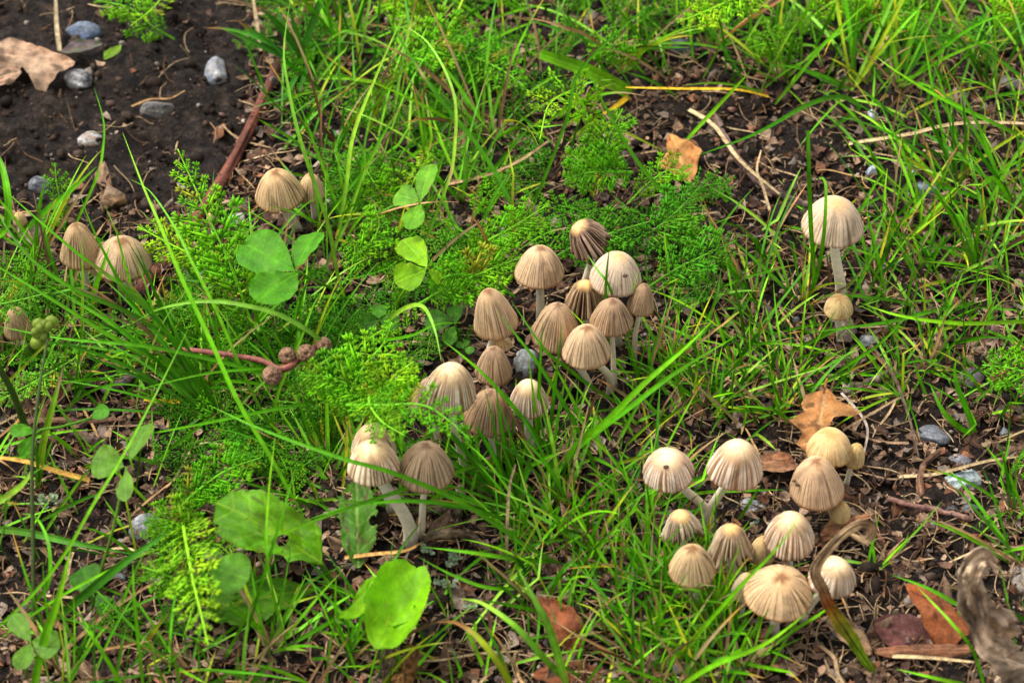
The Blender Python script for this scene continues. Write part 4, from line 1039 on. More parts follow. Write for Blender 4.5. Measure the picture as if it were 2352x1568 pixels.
FR = [
 # upright big one on the left
 ('large upright feathery leaf with pale midrib beside the red stick', [(612, 815, 0), (570, 720, 2.0), (530, 610, 4.2), (470, 480, 6.2), (408, 342, 8.0)], 78, YG, dict(n=19)),
 ('low feathery leaf spreading at the foot of the upright one', [(560, 760, 0), (520, 700, 1.2), (430, 690, 1.8), (340, 700, 1.9)], 40, YD, dict(n=13)),
 ('yellowish feathery leaf spreading sideways from the foot of the upright one', [(540, 640, 1.2), (470, 600, 2.4), (390, 560, 3.2), (316, 520, 3.4)], 52, YY, dict(n=13)),
 ('small dark feathery sprig between the upright pale midrib and the large clover', [(640, 800, 0), (636, 760, 1.2), (628, 700, 2.0), (640, 650, 2.2)], 36, YD, dict(n=11)),
 ('small upright feathery sprig beside the dark striped stone', [(146, 520, 0), (140, 470, 1.2), (130, 420, 2.2), (126, 374, 3.0)], 30, YG, dict(n=10)),
 ('low feathery sprig at the foot of the dark striped stone', [(150, 545, 0), (146, 520, .6), (120, 500, .9), (92, 512, .8)], 24, YG, dict(n=9)),
 ('feathery leaf with pale midrib shading a hidden mushroom', [(-90, 720, 1.2), (-30, 705, 3.2), (40, 690, 3.9), (112, 672, 4.0)], 44, YL, dict(n=13)),
 ('sparse feathery leaf with thick stem running under crossing blades', [(160, 800, .2), (240, 765, 1.2), (340, 730, 1.8), (430, 695, 2.2), (498, 650, 2.4)], 40, YL, dict(n=11)),
 ('sparse feathery leaf sloping down beside the tall seed stalk', [(215, 795, .4), (160, 830, 1.2), (90, 870, 1.8), (-10, 925, 2.0)], 42, YL, dict(n=12)),
 ('bushy feathery leaf arching up before the cream topped mushroom', [(820, 1010, 2.2), (800, 930, 4.0), (830, 850, 5.6), (880, 790, 6.6), (900, 740, 7.0)], 70, YG, dict(n=16)),
 ('dense feathery leaf leaning towards the warty seed heads', [(900, 990, 2.2), (850, 920, 4.2), (770, 870, 5.2), (688, 862, 5.6)], 66, YB, dict(n=16)),
 ('bright feathery leaf in the heart of the bushy clump', [(880, 1000, 2.4), (880, 930, 4.6), (900, 870, 6.0), (950, 830, 6.6)], 62, YY, dict(n=15)),
 ('feathery leaf tip reaching over the large cream topped mushroom', [(790, 930, 4.4), (880, 930, 6.4), (970, 930, 7.4), (1030, 965, 7.6), (1082, 1012, 7.4)], 52, YB, dict(n=16, s0=.2)),
 ('feathery leaf drooping over two striped cream mushrooms', [(850, 890, 4.2), (850, 930, 5.8), (880, 970, 6.6), (930, 1000, 6.8)], 56, YG, dict(n=14)),
 ('dark feathery leaf at the base of the bushy clump', [(760, 1000, .4), (740, 960, 1.8), (720, 900, 2.8), (716, 850, 3.2)], 56, YD, dict(n=13)),
 ('feathery leaf beneath the tan mushroom at the back of the clump', [(960, 700, .6), (1020, 665, 1.8), (1110, 625, 2.6), (1200, 590, 2.8)], 64, YG, dict(n=16)),
 ('bright feathery leaf fanning out beside the round clover leaflets', [(1180, 680, .5), (1120, 640, 2.0), (1050, 630, 3.0), (985, 650, 3.4)], 58, YB, dict(n=15)),
 ('feathery leaf rising behind the tan mushroom at the back', [(1060, 610, .4), (1110, 560, 1.6), (1180, 520, 2.4), (1262, 468, 3.0)], 52, YG, dict(n=15)),
 ('green feathery leaf running under the shrivelled dark mushroom', [(1260, 600, .3), (1330, 560, 1.2), (1420, 530, 1.9), (1505, 505, 2.2)], 50, YD, dict(n=14)),
 ('curled bright feathery leaf standing above the fan shaped one', [(1360, 330, .4), (1350, 270, 2.8), (1318, 215, 5.0), (1262, 240, 6.0), (1240, 320, 6.0)], 62, YY, dict(n=17, dih=(-10, 50))),
 ('fan shaped dense feathery leaf with pale midrib', [(1452, 396, 2.0), (1400, 395, 3.0), (1345, 398, 3.6), (1298, 412, 3.8)], 60, YB, dict(n=18, dih=(-10, 30), s0=.02)),
 ('soft feathery leaf behind the curled bright one', [(1390, 420, .2), (1390, 370, 1.6), (1400, 310, 2.6), (1430, 250, 3.0)], 50, YG, dict(n=13)),
 ('feathery leaf tip under crossing blades near the orange leaf', [(1440, 470, .3), (1490, 420, 1.4), (1540, 390, 1.8), (1585, 402, 1.8)], 40, YG, dict(n=11)),
 ('dark blue green feathery leaf between the ragged mushroom and large pale one', [(1440, 560, .4), (1500, 530, 1.8), (1560, 480, 2.8), (1608, 428, 3.3)], 56, YD, dict(n=15)),
 ('blue green feathery leaf pointing at the large pale mushroom', [(1490, 660, .3), (1550, 620, 1.8), (1620, 585, 2.8), (1692, 552, 3.1)], 54, lin(86, 160, 26), dict(n=14)),
 ('low feathery leaf beside wet black soil', [(1530, 720, .2), (1560, 690, 1.0), (1610, 660, 1.4), (1660, 645, 1.4)], 36, YD, dict(n=11)),
 ('tightly packed feathery leaf like a green caterpillar beside the clover', [(912, 600, .8), (880, 620, 1.6), (810, 640, 2.0), (722, 662, 2.0)], 17, YB, dict(n=30, dih=(20, 80), angle=30)),
 ('feathery leaf below the large clover leaf', [(820, 780, .2), (790, 750, 1.2), (740, 720, 1.8), (690, 722, 1.9)], 48, YD, dict(n=13)),
 ('feathery leaf rising through grass toward the seed heads', [(760, 860, .3), (770, 810, 1.6), (790, 750, 2.4), (830, 705, 2.6)], 44, YD, dict(n=12)),
 ('sprawling feathery sprig below the pale clover leaf', [(790, 610, .2), (840, 570, 1.2), (870, 520, 1.8), (860, 470, 2.0)], 48, YG, dict(n=13)),
 ('feathery sprig between the small tan mushroom and the pale clover leaf', [(920, 500, .2), (880, 450, 1.2), (860, 420, 1.8), (838, 385, 2.0)], 40, YG, dict(n=11)),
 ('yellow tipped feathery sprig behind the pale clover leaf', [(940, 480, .3), (945, 430, 1.6), (965, 390, 2.4), (990, 352, 2.8)], 34, YY, dict(n=10)),
 ('feathery leaf spreading over soil behind the small tan mushroom', [(830, 480, .2), (800, 420, 1.2), (770, 350, 1.8), (790, 290, 2.0)], 40, YD, dict(n=12)),
 # top
 ('broad feathery leaf with pale midrib amid long blades behind the arching stem', [(860, 170, .6), (930, 135, 2.0), (1010, 95, 3.0), (1090, 50, 3.4)], 66, YG, dict(n=16)),
 ('soft feathery leaf reaching from long grass toward the broad cut blade', [(1010, 130, .4), (1080, 130, 1.8), (1150, 160, 2.4), (1206, 200, 2.4)], 58, YB, dict(n=15)),
 ('shaded feathery leaf beneath long crossing blades beyond the pale clover', [(1100, 230, .2), (1090, 180, 1.2), (1060, 130, 1.8), (1020, 80, 2.0)], 50, YD, dict(n=13)),
 ('yellow green feathery leaf beyond the broad pale midribbed one', [(1000, 70, .6), (960, 40, 1.6), (920, 10, 2.2), (880, -10, 2.6)], 52, YY, dict(n=13)),
 ('dense bright feathery leaf drooping above the slate coloured stone', [(1790, -60, 2.8), (1720, -20, 4.6), (1640, 18, 5.2), (1556, 52, 5.2)], 58, YY, dict(n=17)),
 ('feathery leaf behind the broad cut blade', [(1480, 170, .2), (1440, 130, 1.4), (1400, 110, 2.0), (1350, 120, 2.2)], 44, YG, dict(n=12)),
 ('feathery sprig under drooping bright leaf', [(1840, 160, .4), (1810, 120, 1.4), (1770, 100, 1.9), (1720, 110, 2.0)], 44, YG, dict(n=12)),
 ('feathery leaf behind the tall blades beyond the curling green blade', [(1960, 90, .5), (1990, 50, 1.6), (2040, 30, 2.4), (2100, 30, 2.6)], 56, YG, dict(n=14)),
 ('bright soft feathery leaf next to the dense drooping bright one', [(1850, 60, .5), (1890, 20, 1.6), (1950, -10, 2.4), (2020, -30, 2.6)], 56, YY, dict(n=14)),
 ('small feathery leaf on the soil under slanting blades', [(2290, 150, .2), (2250, 110, 1.2), (2230, 80, 1.6), (2220, 50, 1.8)], 44, YD, dict(n=12)),
 ('bright feathery leaf behind blades sloping over the far grey stone', [(2352, 90, .4), (2340, 50, 1.6), (2320, 10, 2.4), (2290, -30, 2.6)], 50, YY, dict(n=13)),
 ('feathery leaf behind the flat blue grey stone', [(400, 90, .3), (350, 60, 1.4), (300, 20, 2.2), (220, 0, 2.4)], 46, YG, dict(n=13)),
 ('bright feathery leaf hanging over bare soil near the blue stone', [(390, -60, .6), (380, -20, 1.8), (350, 20, 2.6), (300, 60, 2.8)], 44, YY, dict(n=12)),
 # bottom left and edges
 ('long bright feathery leaf hanging down before the dandelion leaves', [(420, 1200, 2.6), (430, 1260, 4.2), (445, 1340, 5.2), (462, 1410, 5.6), (478, 1480, 5.6)], 74, YY, dict(n=17, s0=.02)),
 ('bushy feathery leaf beside the broad dandelion leaf', [(470, 1290, .8), (450, 1240, 2.2), (400, 1200, 3.0), (335, 1190, 3.2)], 60, YG, dict(n=15)),
 ('feathery leaf above the broad dandelion leaf', [(400, 1180, .6), (450, 1130, 1.8), (520, 1080, 2.6), (600, 1050, 2.8)], 58, YB, dict(n=15)),
 ('feathery leaf spreading from behind the hanging bright one', [(470, 1380, .8), (430, 1340, 2.4), (380, 1320, 3.2), (325, 1300, 3.4)], 52, YG, dict(n=14)),
 ('dark feathery leaf below the dense grass tuft', [(640, 1000, .2), (580, 1000, 1.2), (520, 1010, 1.6), (460, 1020, 1.6)], 44, YD, dict(n=13)),
 ('dark small feathery leaf behind the dandelion leaf', [(640, 1110, .2), (610, 1070, 1.2), (570, 1040, 1.6), (520, 1040, 1.6)], 40, YD, dict(n=12)),
 ('feathery leaf entering beside the grey brown dead leaf', [(2430, 880, 1.2), (2380, 862, 2.0), (2320, 845, 2.2), (2256, 838, 2.0)], 50, YB, dict(n=13)),
 ('feathery tip peeping in below the flat oval stone', [(2440, 1080, 1.0), (2400, 1075, 1.4), (2360, 1068, 1.6), (2324, 1070, 1.4)], 32, YB, dict(n=10)),
 ('low feathery leaf behind the hidden mushroom', [(-60, 760, .6), (-20, 730, 1.6), (20, 660, 2.4), (30, 640, 2.6)], 40, YD, dict(n=11)),
 ('feathery leaf lying under the sparse ones by the seed stalk', [(130, 860, .3), (80, 880, 1.0), (20, 900, 1.4), (-40, 900, 1.4)], 36, YL, dict(n=11)),
]
for f_ in FR:
    frond(f_[0], f_[1], f_[2], f_[3], **f_[4])

# low yarrow growth between the leaves one can tell apart: one mass
PIN = []
for me in [pinna_mesh(150 + i, False) for i in range(8)]:
    a_ = np.empty(len(me.vertices) * 3, np.float32); me.vertices.foreach_get('co', a_); a_ = a_.reshape(-1, 3) / U
    f_ = np.empty(len(me.polygons) * 3, np.int32); me.polygons.foreach_get('vertices', f_); f_ = f_.reshape(-1, 3)
    PIN.append((a_, f_))
ym = MB()
for x0, y0, x1, y1, cnt in [(640, -60, 1250, 240, 64), (1250, -90, 2100, 150, 64), (2050, -60, 2450, 130, 22), (760, 260, 1230, 640, 57), (1250, 380, 1640, 640, 26), (380, 620, 1000, 860, 64), (380, 980, 700, 1180, 28), (-100, 640, 240, 920, 28), (620, 860, 900, 1040, 26), (960, 580, 1230, 720, 16), (300, 1220, 520, 1460, 12)]:
    for i in range(cnt):
        b = G(rng.uniform(x0, x1), rng.uniform(y0, y1), 0)
        az = rng.uniform(0, 6.28); el = rng.uniform(.25, 1.0); L = rng.uniform(1.6, 3.4)
        d0 = np.array([math.cos(az) * math.cos(el), math.sin(az) * math.cos(el), math.sin(el)])
        t = np.linspace(0, 1, 12)[:, None]
        P = b + d0 * L * t - np.array([0, 0, .35 * L]) * t * t
        T, S, N = frames(P, [0, -.4, .9])
        col = [YG, YB, YD, YD, YL][int(rng.integers(5))] * rng.uniform(.7, 1.05)
        tube(ym, P, np.linspace(.05, .02, 12), 4, col, False)
        for q in range(0, 9, 2):
            j = 2 + q; LL = L * rng.uniform(.24, .36) * (1 - .6 * (q / 9) ** 2)
            for sd_ in (-1, 1):
                x = unit(S[j] * sd_ * .72 + T[j] * .65 + N[j] * rng.uniform(-.2, .35)); z = unit(N[j] + .25 * rng.normal(size=3)); y = unit(np.cross(z, x)); z = np.cross(x, y)
                V, F = PIN[int(rng.integers(8))]
                ym.add(P[j] + LL * (V[:, :1] * x + V[:, 1:2] * y + V[:, 2:] * z), None, F, col * rng.uniform(.8, 1.15))
o = link('yarrow_foliage', ym.mesh('yarrow_foliage', M_YFILL, None, False)); tag(o, 'low mass of small feathery yarrow growth between the grass', 'foliage', None, 'stuff')

# ------------------------------------------------------------------ grass
GD, GM, GB, GP, GYL = lin(66, 132, 10), lin(90, 160, 12), lin(118, 184, 20), lin(140, 190, 58), lin(172, 186, 40)
TIPC = [lin(150, 108, 60), lin(190, 150, 60), lin(170, 140, 100)]

def blade_cols(t, col, tip=0.0, foot=0.5, seed=0, spot=0.0):
    C = np.tile(col, (len(t), 1)) * (1 + 0.6 * vnoise(t * 5, t * 0 + seed, 6))[:, None]
    C = C * (1 + np.array([.35, .08, 0]) * np.clip(vnoise(t * 2.3, t * 0 + seed + 3, 8) * 2, -.3, 1)[:, None])
    pale = np.exp(-t / 0.10)[:, None] * foot
    C = C * (1 - pale) + lin(150, 150, 84) * pale
    C = C * (1 + 0.18 * np.clip(t - .3, 0, 1))[:, None]
    if tip:
        k = np.clip((t - (1 - tip)) / max(tip * .35, .02), 0, 1)[:, None]
        C = C * (1 - k) + TIPC[seed % 3] * k
    if spot:
        k = np.exp(-((t - spot) / 0.025) ** 2)[:, None] * .8
        C = C * (1 - k) + lin(190, 150, 110) * k
    return C

def taper(t, blunt=False):
    w = np.clip(0.62 + t * 2.2, 0, 1) * (1 - np.clip((t - .45) / .55, 0, 1) ** 1.7 * (0.35 if blunt else 0.94))
    return w

def traced(label, pts, w, hp, ht, col, tip=0.0, blunt=False, spot=0, roll=0.0, name='long_grass', group='long single grass blades'):
    """pts: pixels from root to tip; height rises from the soil to hp at 60 % and ends at ht"""
    P2 = np.array(pts, float)
    d = np.concatenate([[0], np.cumsum(np.linalg.norm(np.diff(P2, axis=0), axis=1))]); s = d / d[-1]
    # quadratic through (0,0),(.6,hp),(1,ht)
    A = np.array([[.36, .6], [1, 1]]); a, b = np.linalg.solve(A, [hp, ht])
    P = catmull([G(p[0], p[1], max(0.0, a * x * x + b * x)) for p, x in zip(P2, s)], 34)
    t = np.linspace(0, 1, 34)
    sd_ = int(P2[0][0] + P2[-1][1]) % 997
    W = w * .88 * scale_at(P[17]) * taper(t, blunt)
    hint = unit(np.array([roll, -0.64, 0.77]))[None] + 0.25 * np.stack([np.sin(t * 3 + sd_), 0 * t, np.cos(t * 2 + sd_)], 1) * 0.6
    mb = MB(); blade(mb, P, W, hint, blade_cols(t, col, tip, .3, sd_, spot), .3, .14)
    return tag(single(name, mb, M_GRASS, label, 'grass blade', P[0], group), kind='thing')

TR = [
 ('very long pale blade arching up past the broad tan mushroom', [(800, 705), (778, 640), (755, 520), (722, 420), (685, 305), (660, 190), (652, 110), (668, -10)], 11, 9, 13, GP),
 ('pale tall blade beside arching stem with purple tip', [(770, 580), (795, 430), (812, 310), (862, 180), (926, 32)], 11, 7, 10, GP),
 ('pale arching stem with brown joint drooping over the pale clover leaf', [(960, 590), (991, 520), (1024, 433), (1041, 373), (1047, 247), (1024, 167), (981, 97), (931, 60)], 9, 7, 7, GP * 0.9, dict(spot=.36)),
 ('dark long blade with a brown joint slanting through the yarrow', [(1215, 545), (1170, 460), (1134, 390), (1084, 317), (997, 210), (937, 120), (860, -12)], 12, 5, 8, GD, dict(spot=.7)),
 ('long dark thin blade leaning away over the curled feathery leaf', [(1195, 535), (1250, 410), (1304, 267), (1324, 177), (1400, 90), (1520, -10)], 9, 8, 11, GD),
 ('long blade slanting down past the fan shaped feathery leaf', [(1640, 560), (1568, 487), (1500, 417), (1450, 350), (1394, 253), (1347, 155)], 11, 4, 7, GM),
 ('broad grass blade with a cut white end', [(1452, 222), (1420, 200), (1340, 160), (1240, 124)], 38, 2.8, 3.6, lin(124, 180, 20), dict(blunt=True)),
 ('yellowing broad blade folded down below the cut one', [(1452, 214), (1420, 240), (1375, 268)], 14, .9, .5, lin(196, 176, 40)),
 ('dark curved blade lying over the litter behind the large pale mushroom', [(1905, 293), (1950, 268), (1972, 246), (1950, 228), (1915, 223), (1851, 243), (1735, 307), (1593, 361)], 13, 3.5, 2.0, GD),
 ('upright straight blade with a nibbled tip before the large pale mushroom', [(1852, 700), (1868, 640), (1862, 520), (1858, 400), (1856, 300)], 13, 8.2, 11.5, GM, dict(blunt=True)),
 ('upright blade with hooked tip before the large pale mushroom', [(1858, 690), (1880, 620), (1893, 530), (1897, 440), (1892, 412), (1881, 410)], 10, 7.4, 8.4, GM, dict(blunt=True)),
 ('slanting pale blade rising behind the orange leaf', [(1560, 340), (1620, 275), (1690, 200), (1722, 165)], 10, 2.6, 4.6, GB),
 ('bright blade slanting over litter behind the curling dark blade', [(1780, 240), (1830, 178), (1885, 110), (1940, 55), (2010, -10)], 10, 3.5, 5.5, GB),
 ('long straight bright blade sloping over litter from a spot near the curl', [(2400, 345), (2352, 317), (2250, 268), (2151, 220), (2060, 165), (2010, 129)], 11, 4, 5, GB),
 ('long brown tipped blade sloping over the far grey stone', [(2400, 222), (2352, 183), (2260, 110), (2164, 34)], 10, 3.5, 4.5, GM, dict(tip=.05)),
 ('broad diagonal blade shining over the grass below the central clump', [(1262, 1112), (1330, 1015), (1384, 975), (1480, 880), (1570, 802), (1640, 733)], 17, 6.2, 8.0, GB),
 ('second diagonal blade rising beside the broad shining one', [(1240, 1120), (1330, 1025), (1440, 940), (1560, 850), (1690, 772)], 15, 5.0, 7.0, GM),
 ('blade arching across the small striped mushroom', [(1372, 1090), (1351, 1035), (1304, 942), (1231, 829), (1141, 714)], 12, 5.2, 7.8, GM),
 ('blade crossing the grey brown bell mushroom', [(1432, 935), (1351, 882), (1300, 842), (1251, 802), (1174, 690)], 10, 3.6, 5.4, GM),
 ('blade crossing between the round brown mushroom and the dark one', [(1275, 1062), (1240, 1010), (1197, 955), (1117, 865), (1060, 815), (1020, 784)], 11, 5.2, 6.0, GM),
 ('upright thin blade before the grey rough stone, ending on a brown cap', [(1236, 1060), (1237, 950), (1240, 850), (1247, 733)], 10, 5.2, 8.0, GM),
 ('upright leaning blade before the grey brown bell mushroom', [(1256, 1060), (1262, 1000), (1274, 888), (1292, 738)], 10, 5.2, 8.2, GM),
 ('upright thin blade in front of the small striped mushroom', [(1238, 1050), (1232, 980), (1227, 922), (1212, 810)], 8, 4.6, 7.0, GB),
 ('thin upright blade crossing the whitish mushroom', [(1398, 790), (1391, 700), (1393, 630), (1402, 553)], 9, 5.2, 7.2, GM),
 ('thin blade lying across the whitish mushroom base', [(1432, 770), (1400, 660), (1372, 620), (1350, 585)], 8, 5.0, 5.4, GM),
 ('thin blade leaning on the brown mushroom beside the whitish cap', [(1440, 760), (1448, 700), (1458, 650), (1466, 622)], 6, 4.0, 5.2, GB),
 ('bent blade drooping onto the cream topped mushroom', [(880, 790), (890, 740), (934, 706), (972, 704), (997, 752), (1014, 830)], 12, 6.4, 6.6, GP * 0.9),
 ('curved blade under the bent one by the dark clover', [(780, 760), (860, 780), (944, 770), (1000, 745), (1064, 740)], 9, 3.4, 3.0, GM),
 ('very long blade slanting from the bare soil down across the seed stalk', [(700, 1190), (617, 1042), (547, 922), (487, 789), (413, 629), (370, 522), (330, 430), (282, 305)], 12, 8.0, 10.5, GB),
 ('long thin blade running beside the slanting one', [(640, 1020), (560, 860), (500, 720), (440, 600), (400, 520), (345, 440), (300, 412)], 9, 6.0, 7.5, GM),
 ('long dark blade crossing beneath the tan pair of mushrooms', [(560, 900), (430, 800), (300, 720), (173, 665), (80, 602), (20, 530), (-30, 440)], 12, 5.6, 7.5, GD),
 ('long blade sloping over the tan pair from the soil edge', [(500, 830), (430, 765), (367, 719), (287, 659), (200, 599), (107, 522), (0, 428)], 10, 5.6, 7.8, GM),
 ('long blade crossing low over the sparse feathery leaf', [(520, 900), (400, 845), (267, 779), (127, 692), (0, 615), (-60, 580)], 11, 4.6, 5.8, GM),
 ('straight blade crossing in front of the narrower tan mushroom', [(352, 790), (335, 735), (300, 690), (250, 600), (212, 522), (184, 448)], 9, 5.4, 7.8, GM),
 ('thin blade standing before the wider tan mushroom', [(330, 740), (310, 680), (288, 610), (266, 530), (240, 472)], 7, 5.2, 7.0, GB),
 ('broad short blade standing between the tan pair', [(206, 740), (220, 660), (240, 600), (254, 560)], 14, 3.8, 4.8, GB),
 ('tall curved blade with a joint over the bare soil', [(150, 565), (190, 480), (225, 400), (236, 345), (238, 280), (216, 200)], 8, 4.6, 6.0, GM, dict(spot=.52)),
 ('broad blade pointing up over soil beside the ochre stone', [(40, 545), (110, 480), (160, 440), (222, 383)], 16, 2.6, 4.0, GM),
 ('wide arching blade by the tiny yellow button', [(-20, 560), (15, 520), (18, 450), (0, 370), (-40, 320)], 20, 3.5, 4.0, GM * 1.1),
 ('level blade crossing the seed stalk from the grass tuft', [(780, 930), (700, 895), (620, 862), (500, 829), (333, 795), (147, 778), (0, 750)], 11, 5.4, 5.6, GM),
 ('dark blade lying below the fuzzy seed stalk, pointing at the dark twig', [(760, 815), (690, 835), (600, 845), (467, 859), (310, 896)], 9, 4.4, 4.0, GM),
 ('long level blade low across the litter to the feathery clump', [(850, 895), (767, 915), (633, 939), (433, 979), (258, 1011)], 10, 4.6, 4.6, GM),
 ('pale arching blade bridging over the upright feathery leaf', [(860, 960), (767, 812), (667, 735), (567, 702), (467, 692), (367, 709), (300, 745)], 13, 5.6, 4.0, GP * 0.85),
 ('thin blade curving over the yarrow below the large clover', [(620, 1000), (640, 900), (690, 780), (720, 700), (745, 665)], 9, 4.2, 5.6, GB),
 ('broad dark blade lying across the feathery leaf by the dandelion', [(120, 1425), (187, 1372), (290, 1288), (345, 1250), (398, 1212)], 24, 4.6, 5.2, lin(58, 124, 24)),
 ('broad upright blade rising through the clover with a white fleck', [(70, 1620), (100, 1478), (133, 1378), (163, 1258)], 24, 5.0, 7.2, GB),
 ('long thin blade slanting up across the blue green clover', [(-40, 1470), (70, 1370), (150, 1270), (213, 1160), (283, 1045), (360, 900), (440, 740)], 9, 7.0, 9.0, GB),
 ('thin low blade crossing beneath the broad dark one', [(-20, 1480), (90, 1400), (190, 1340), (330, 1272), (420, 1245)], 8, 2.6, 3.2, GB),
 ('thin upright blade crossing the broad dandelion leaf', [(660, 1490), (624, 1345), (612, 1245), (618, 1120), (632, 1000)], 8, 6.4, 8.4, GB),
 ('thin leaning blade crossing the dandelion leaf beside an upright one', [(560, 1480), (601, 1338), (644, 1195), (686, 1045)], 9, 6.0, 8.0, GM),
 ('level blade running from the dandelion leaf to the dense tuft', [(1180, 1040), (1000, 1100), (784, 1172), (640, 1228), (546, 1268)], 11, 5.2, 4.8, GM),
 ('short straight blade standing below the hanging feathery leaf', [(330, 1590), (318, 1470), (308, 1370), (305, 1285)], 10, 4.8, 6.6, GB),
 ('short pale blade standing below the shaded dandelion leaf', [(558, 1590), (562, 1490), (575, 1378)], 10, 3.8, 5.8, GP),
 ('blade leaning toward the clover with a white fleck', [(290, 1590), (250, 1520), (210, 1460), (188, 1432)], 12, 2.8, 3.6, GB),
 ('broad bright blade standing before the rust coloured leaf', [(1306, 1590), (1262, 1445), (1228, 1378), (1188, 1303)], 22, 5.0, 6.6, GP),
 ('broad pale blade arching over brown litter', [(1310, 1570), (1251, 1512), (1184, 1438), (1108, 1385), (1056, 1374)], 17, 4.2, 3.8, lin(124, 172, 42)),
 ('broad blade with brown withered tip arching over litter', [(1190, 1610), (1150, 1530), (1100, 1465), (1050, 1430), (1005, 1428)], 18, 3.8, 3.2, GYL * .8, dict(tip=.4)),
 ('long blade sweeping from the thick stemmed mushroom to the tuft', [(1300, 1300), (1218, 1258), (1141, 1205), (1051, 1148), (901, 1085), (784, 1052), (600, 985), (480, 930)], 13, 6.4, 6.0, GM),
 ('level blade passing behind the thick bent stem', [(1230, 1215), (1084, 1168), (984, 1152), (884, 1152), (784, 1168), (700, 1195)], 11, 4.4, 4.0, GD * 1.2),
 ('long blade slanting over the striped cream mushroom among stems', [(1560, 1515), (1618, 1439), (1701, 1345), (1781, 1262), (1843, 1180)], 11, 6.6, 8.2, GB),
 ('bright blade rising from dense tuft toward the widest cap', [(1540, 1590), (1635, 1529), (1755, 1479), (1853, 1407)], 14, 3.8, 5.0, GB),
 ('blade arching down toward the withered leaf', [(2290, 1430), (2225, 1402), (2135, 1352), (2045, 1318)], 11, 2.2, 2.0, GM),
 ('long thin blade running down past the rusty rolled leaf', [(2265, 1590), (2235, 1495), (2185, 1429), (2105, 1345)], 9, 3.4, 3.6, GB),
 ('low blade lying beyond the long rolled brown leaf', [(2300, 1590), (2200, 1568), (2130, 1552), (2060, 1536)], 11, 1.6, 1.4, GB),
 ('wide upright blade of a pair joined at the foot', [(2240, 997), (2224, 950), (2200, 890), (2192, 850), (2199, 818)], 15, 2.6, 4.0, GM),
 ('wide spreading blade of a pair joined at the foot', [(2240, 997), (2205, 982), (2165, 942), (2135, 880)], 15, 2.0, 2.6, GM),
 ('long level blade running across the litter past the small cream mushroom', [(2420, 735), (2352, 738), (2200, 742), (2068, 725), (1966, 692)], 11, 2.4, 2.0, GB),
 ('level blade behind the small cream mushroom', [(2110, 705), (2050, 690), (1950, 678), (1900, 678), (1874, 688)], 9, 2.0, 1.6, GM),
 ('curved blade passing before the small cream mushroom stem', [(2260, 690), (2150, 712), (2060, 735), (1950, 752), (1850, 764)], 10, 2.4, 1.8, GM),
 ('straight blade slanting up over the pale speckled stone', [(1915, 860), (1960, 830), (2020, 790), (2080, 730)], 9, 2.8, 4.0, GM),
 ('lone curved blade lying by the bark sliver', [(1250, 1345), (1130, 1350), (1040, 1320), (960, 1278)], 10, 1.6, 2.0, GM),
 ('level blade in front of the lichen', [(1290, 1290), (1200, 1285), (1080, 1268), (968, 1255)], 12, 2.2, 1.6, GM),
 ('slanting blade between the two curved mushroom stems', [(1600, 1270), (1625, 1210), (1650, 1140), (1668, 1118)], 8, 2.0, 2.8, GB),
 ('short blade leaning past the white and grey stone', [(1695, 1195), (1715, 1165), (1748, 1112)], 9, 2.4, 3.6, GB),
 ('level blade passing beneath the tall striped mushrooms', [(1520, 1148), (1620, 1130), (1720, 1126), (1802, 1124)], 9, 1.4, 1.0, GM),
 ('broad yellowing blade leaning over the green stalk', [(85, 1130), (100, 1020), (125, 920), (148, 835)], 20, 4.2, 6.0, lin(118, 160, 30), dict(tip=.22)),
 ('pale green blade lying over the orange dead blade', [(-30, 1170), (30, 1130), (62, 1100), (80, 1062)], 18, 2.6, 3.4, GP * .9),
 ('broad level blade under the tall thin seed stalk', [(-40, 1212), (60, 1222), (180, 1248), (305, 1272)], 20, 1.8, 1.4, lin(86, 146, 40)),
 ('curved blade hanging beside the tall thin seed stalk', [(60, 1400), (110, 1340), (112, 1250), (85, 1190), (52, 1178)], 11, 3.2, 3.0, GM),
]
for r_ in TR:
    traced(*r_[:6], **(r_[6] if len(r_) > 6 else {}))

def grow(base, az, el, L, droop, n=16, twist=0.0):
    d = np.array([math.sin(az) * math.cos(el), math.cos(az) * math.cos(el), math.sin(el)])
    P = [np.array(base, float)]
    st = L / (n - 1)
    bend = np.array([math.cos(az), -math.sin(az), 0]) * twist
    kink = int(rng.integers(4, 12)) if rng.random() < .22 else -1
    for i in range(n - 1):
        if i == kink: d = unit(d + rng.normal(size=3) * .55)
        d = unit(d + np.array([0, 0, -droop * st * (0.3 + 1.4 * i / n)]) + bend * st)
        p = P[-1] + d * st
        gz = ground_broad(p[0], p[1]) + 0.12
        if p[2] < gz: p[2] = gz; d[2] = max(d[2], 0)
        P.append(p)
    return np.array(P)

CC = np.array([c[0] for c in CAPS]); CR = np.array([c[1] for c in CAPS])
def rand_blade(mb, base, L, w, az, el, col, tip, droop):
    n = 14
    for k in range(8):                                    # blades part around the caps
        P = grow(base, az, el, L, droop, n, rng.uniform(-.06, .06))
        dd = np.linalg.norm(P[:, None] - CC[None], axis=2) - CR[None]
        if dd.min() > 0.06: break
        az += rng.uniform(-.9, .9); el = min(1.5, el + rng.uniform(-.2, .3)); L *= .88
    else:
        L *= .5; P = grow(base, az, el, L, droop, n)
    t = np.linspace(0, 1, n)
    a = rng.uniform(0, 6.28)
    hint = unit(np.array([.6 * math.cos(a), -0.4 + .5 * math.sin(a), 0.75]))
    blade(mb, P, w * taper(t), hint, blade_cols(t, col, tip, .45, int(rng.integers(999)), 0), .35, .16)
    return P

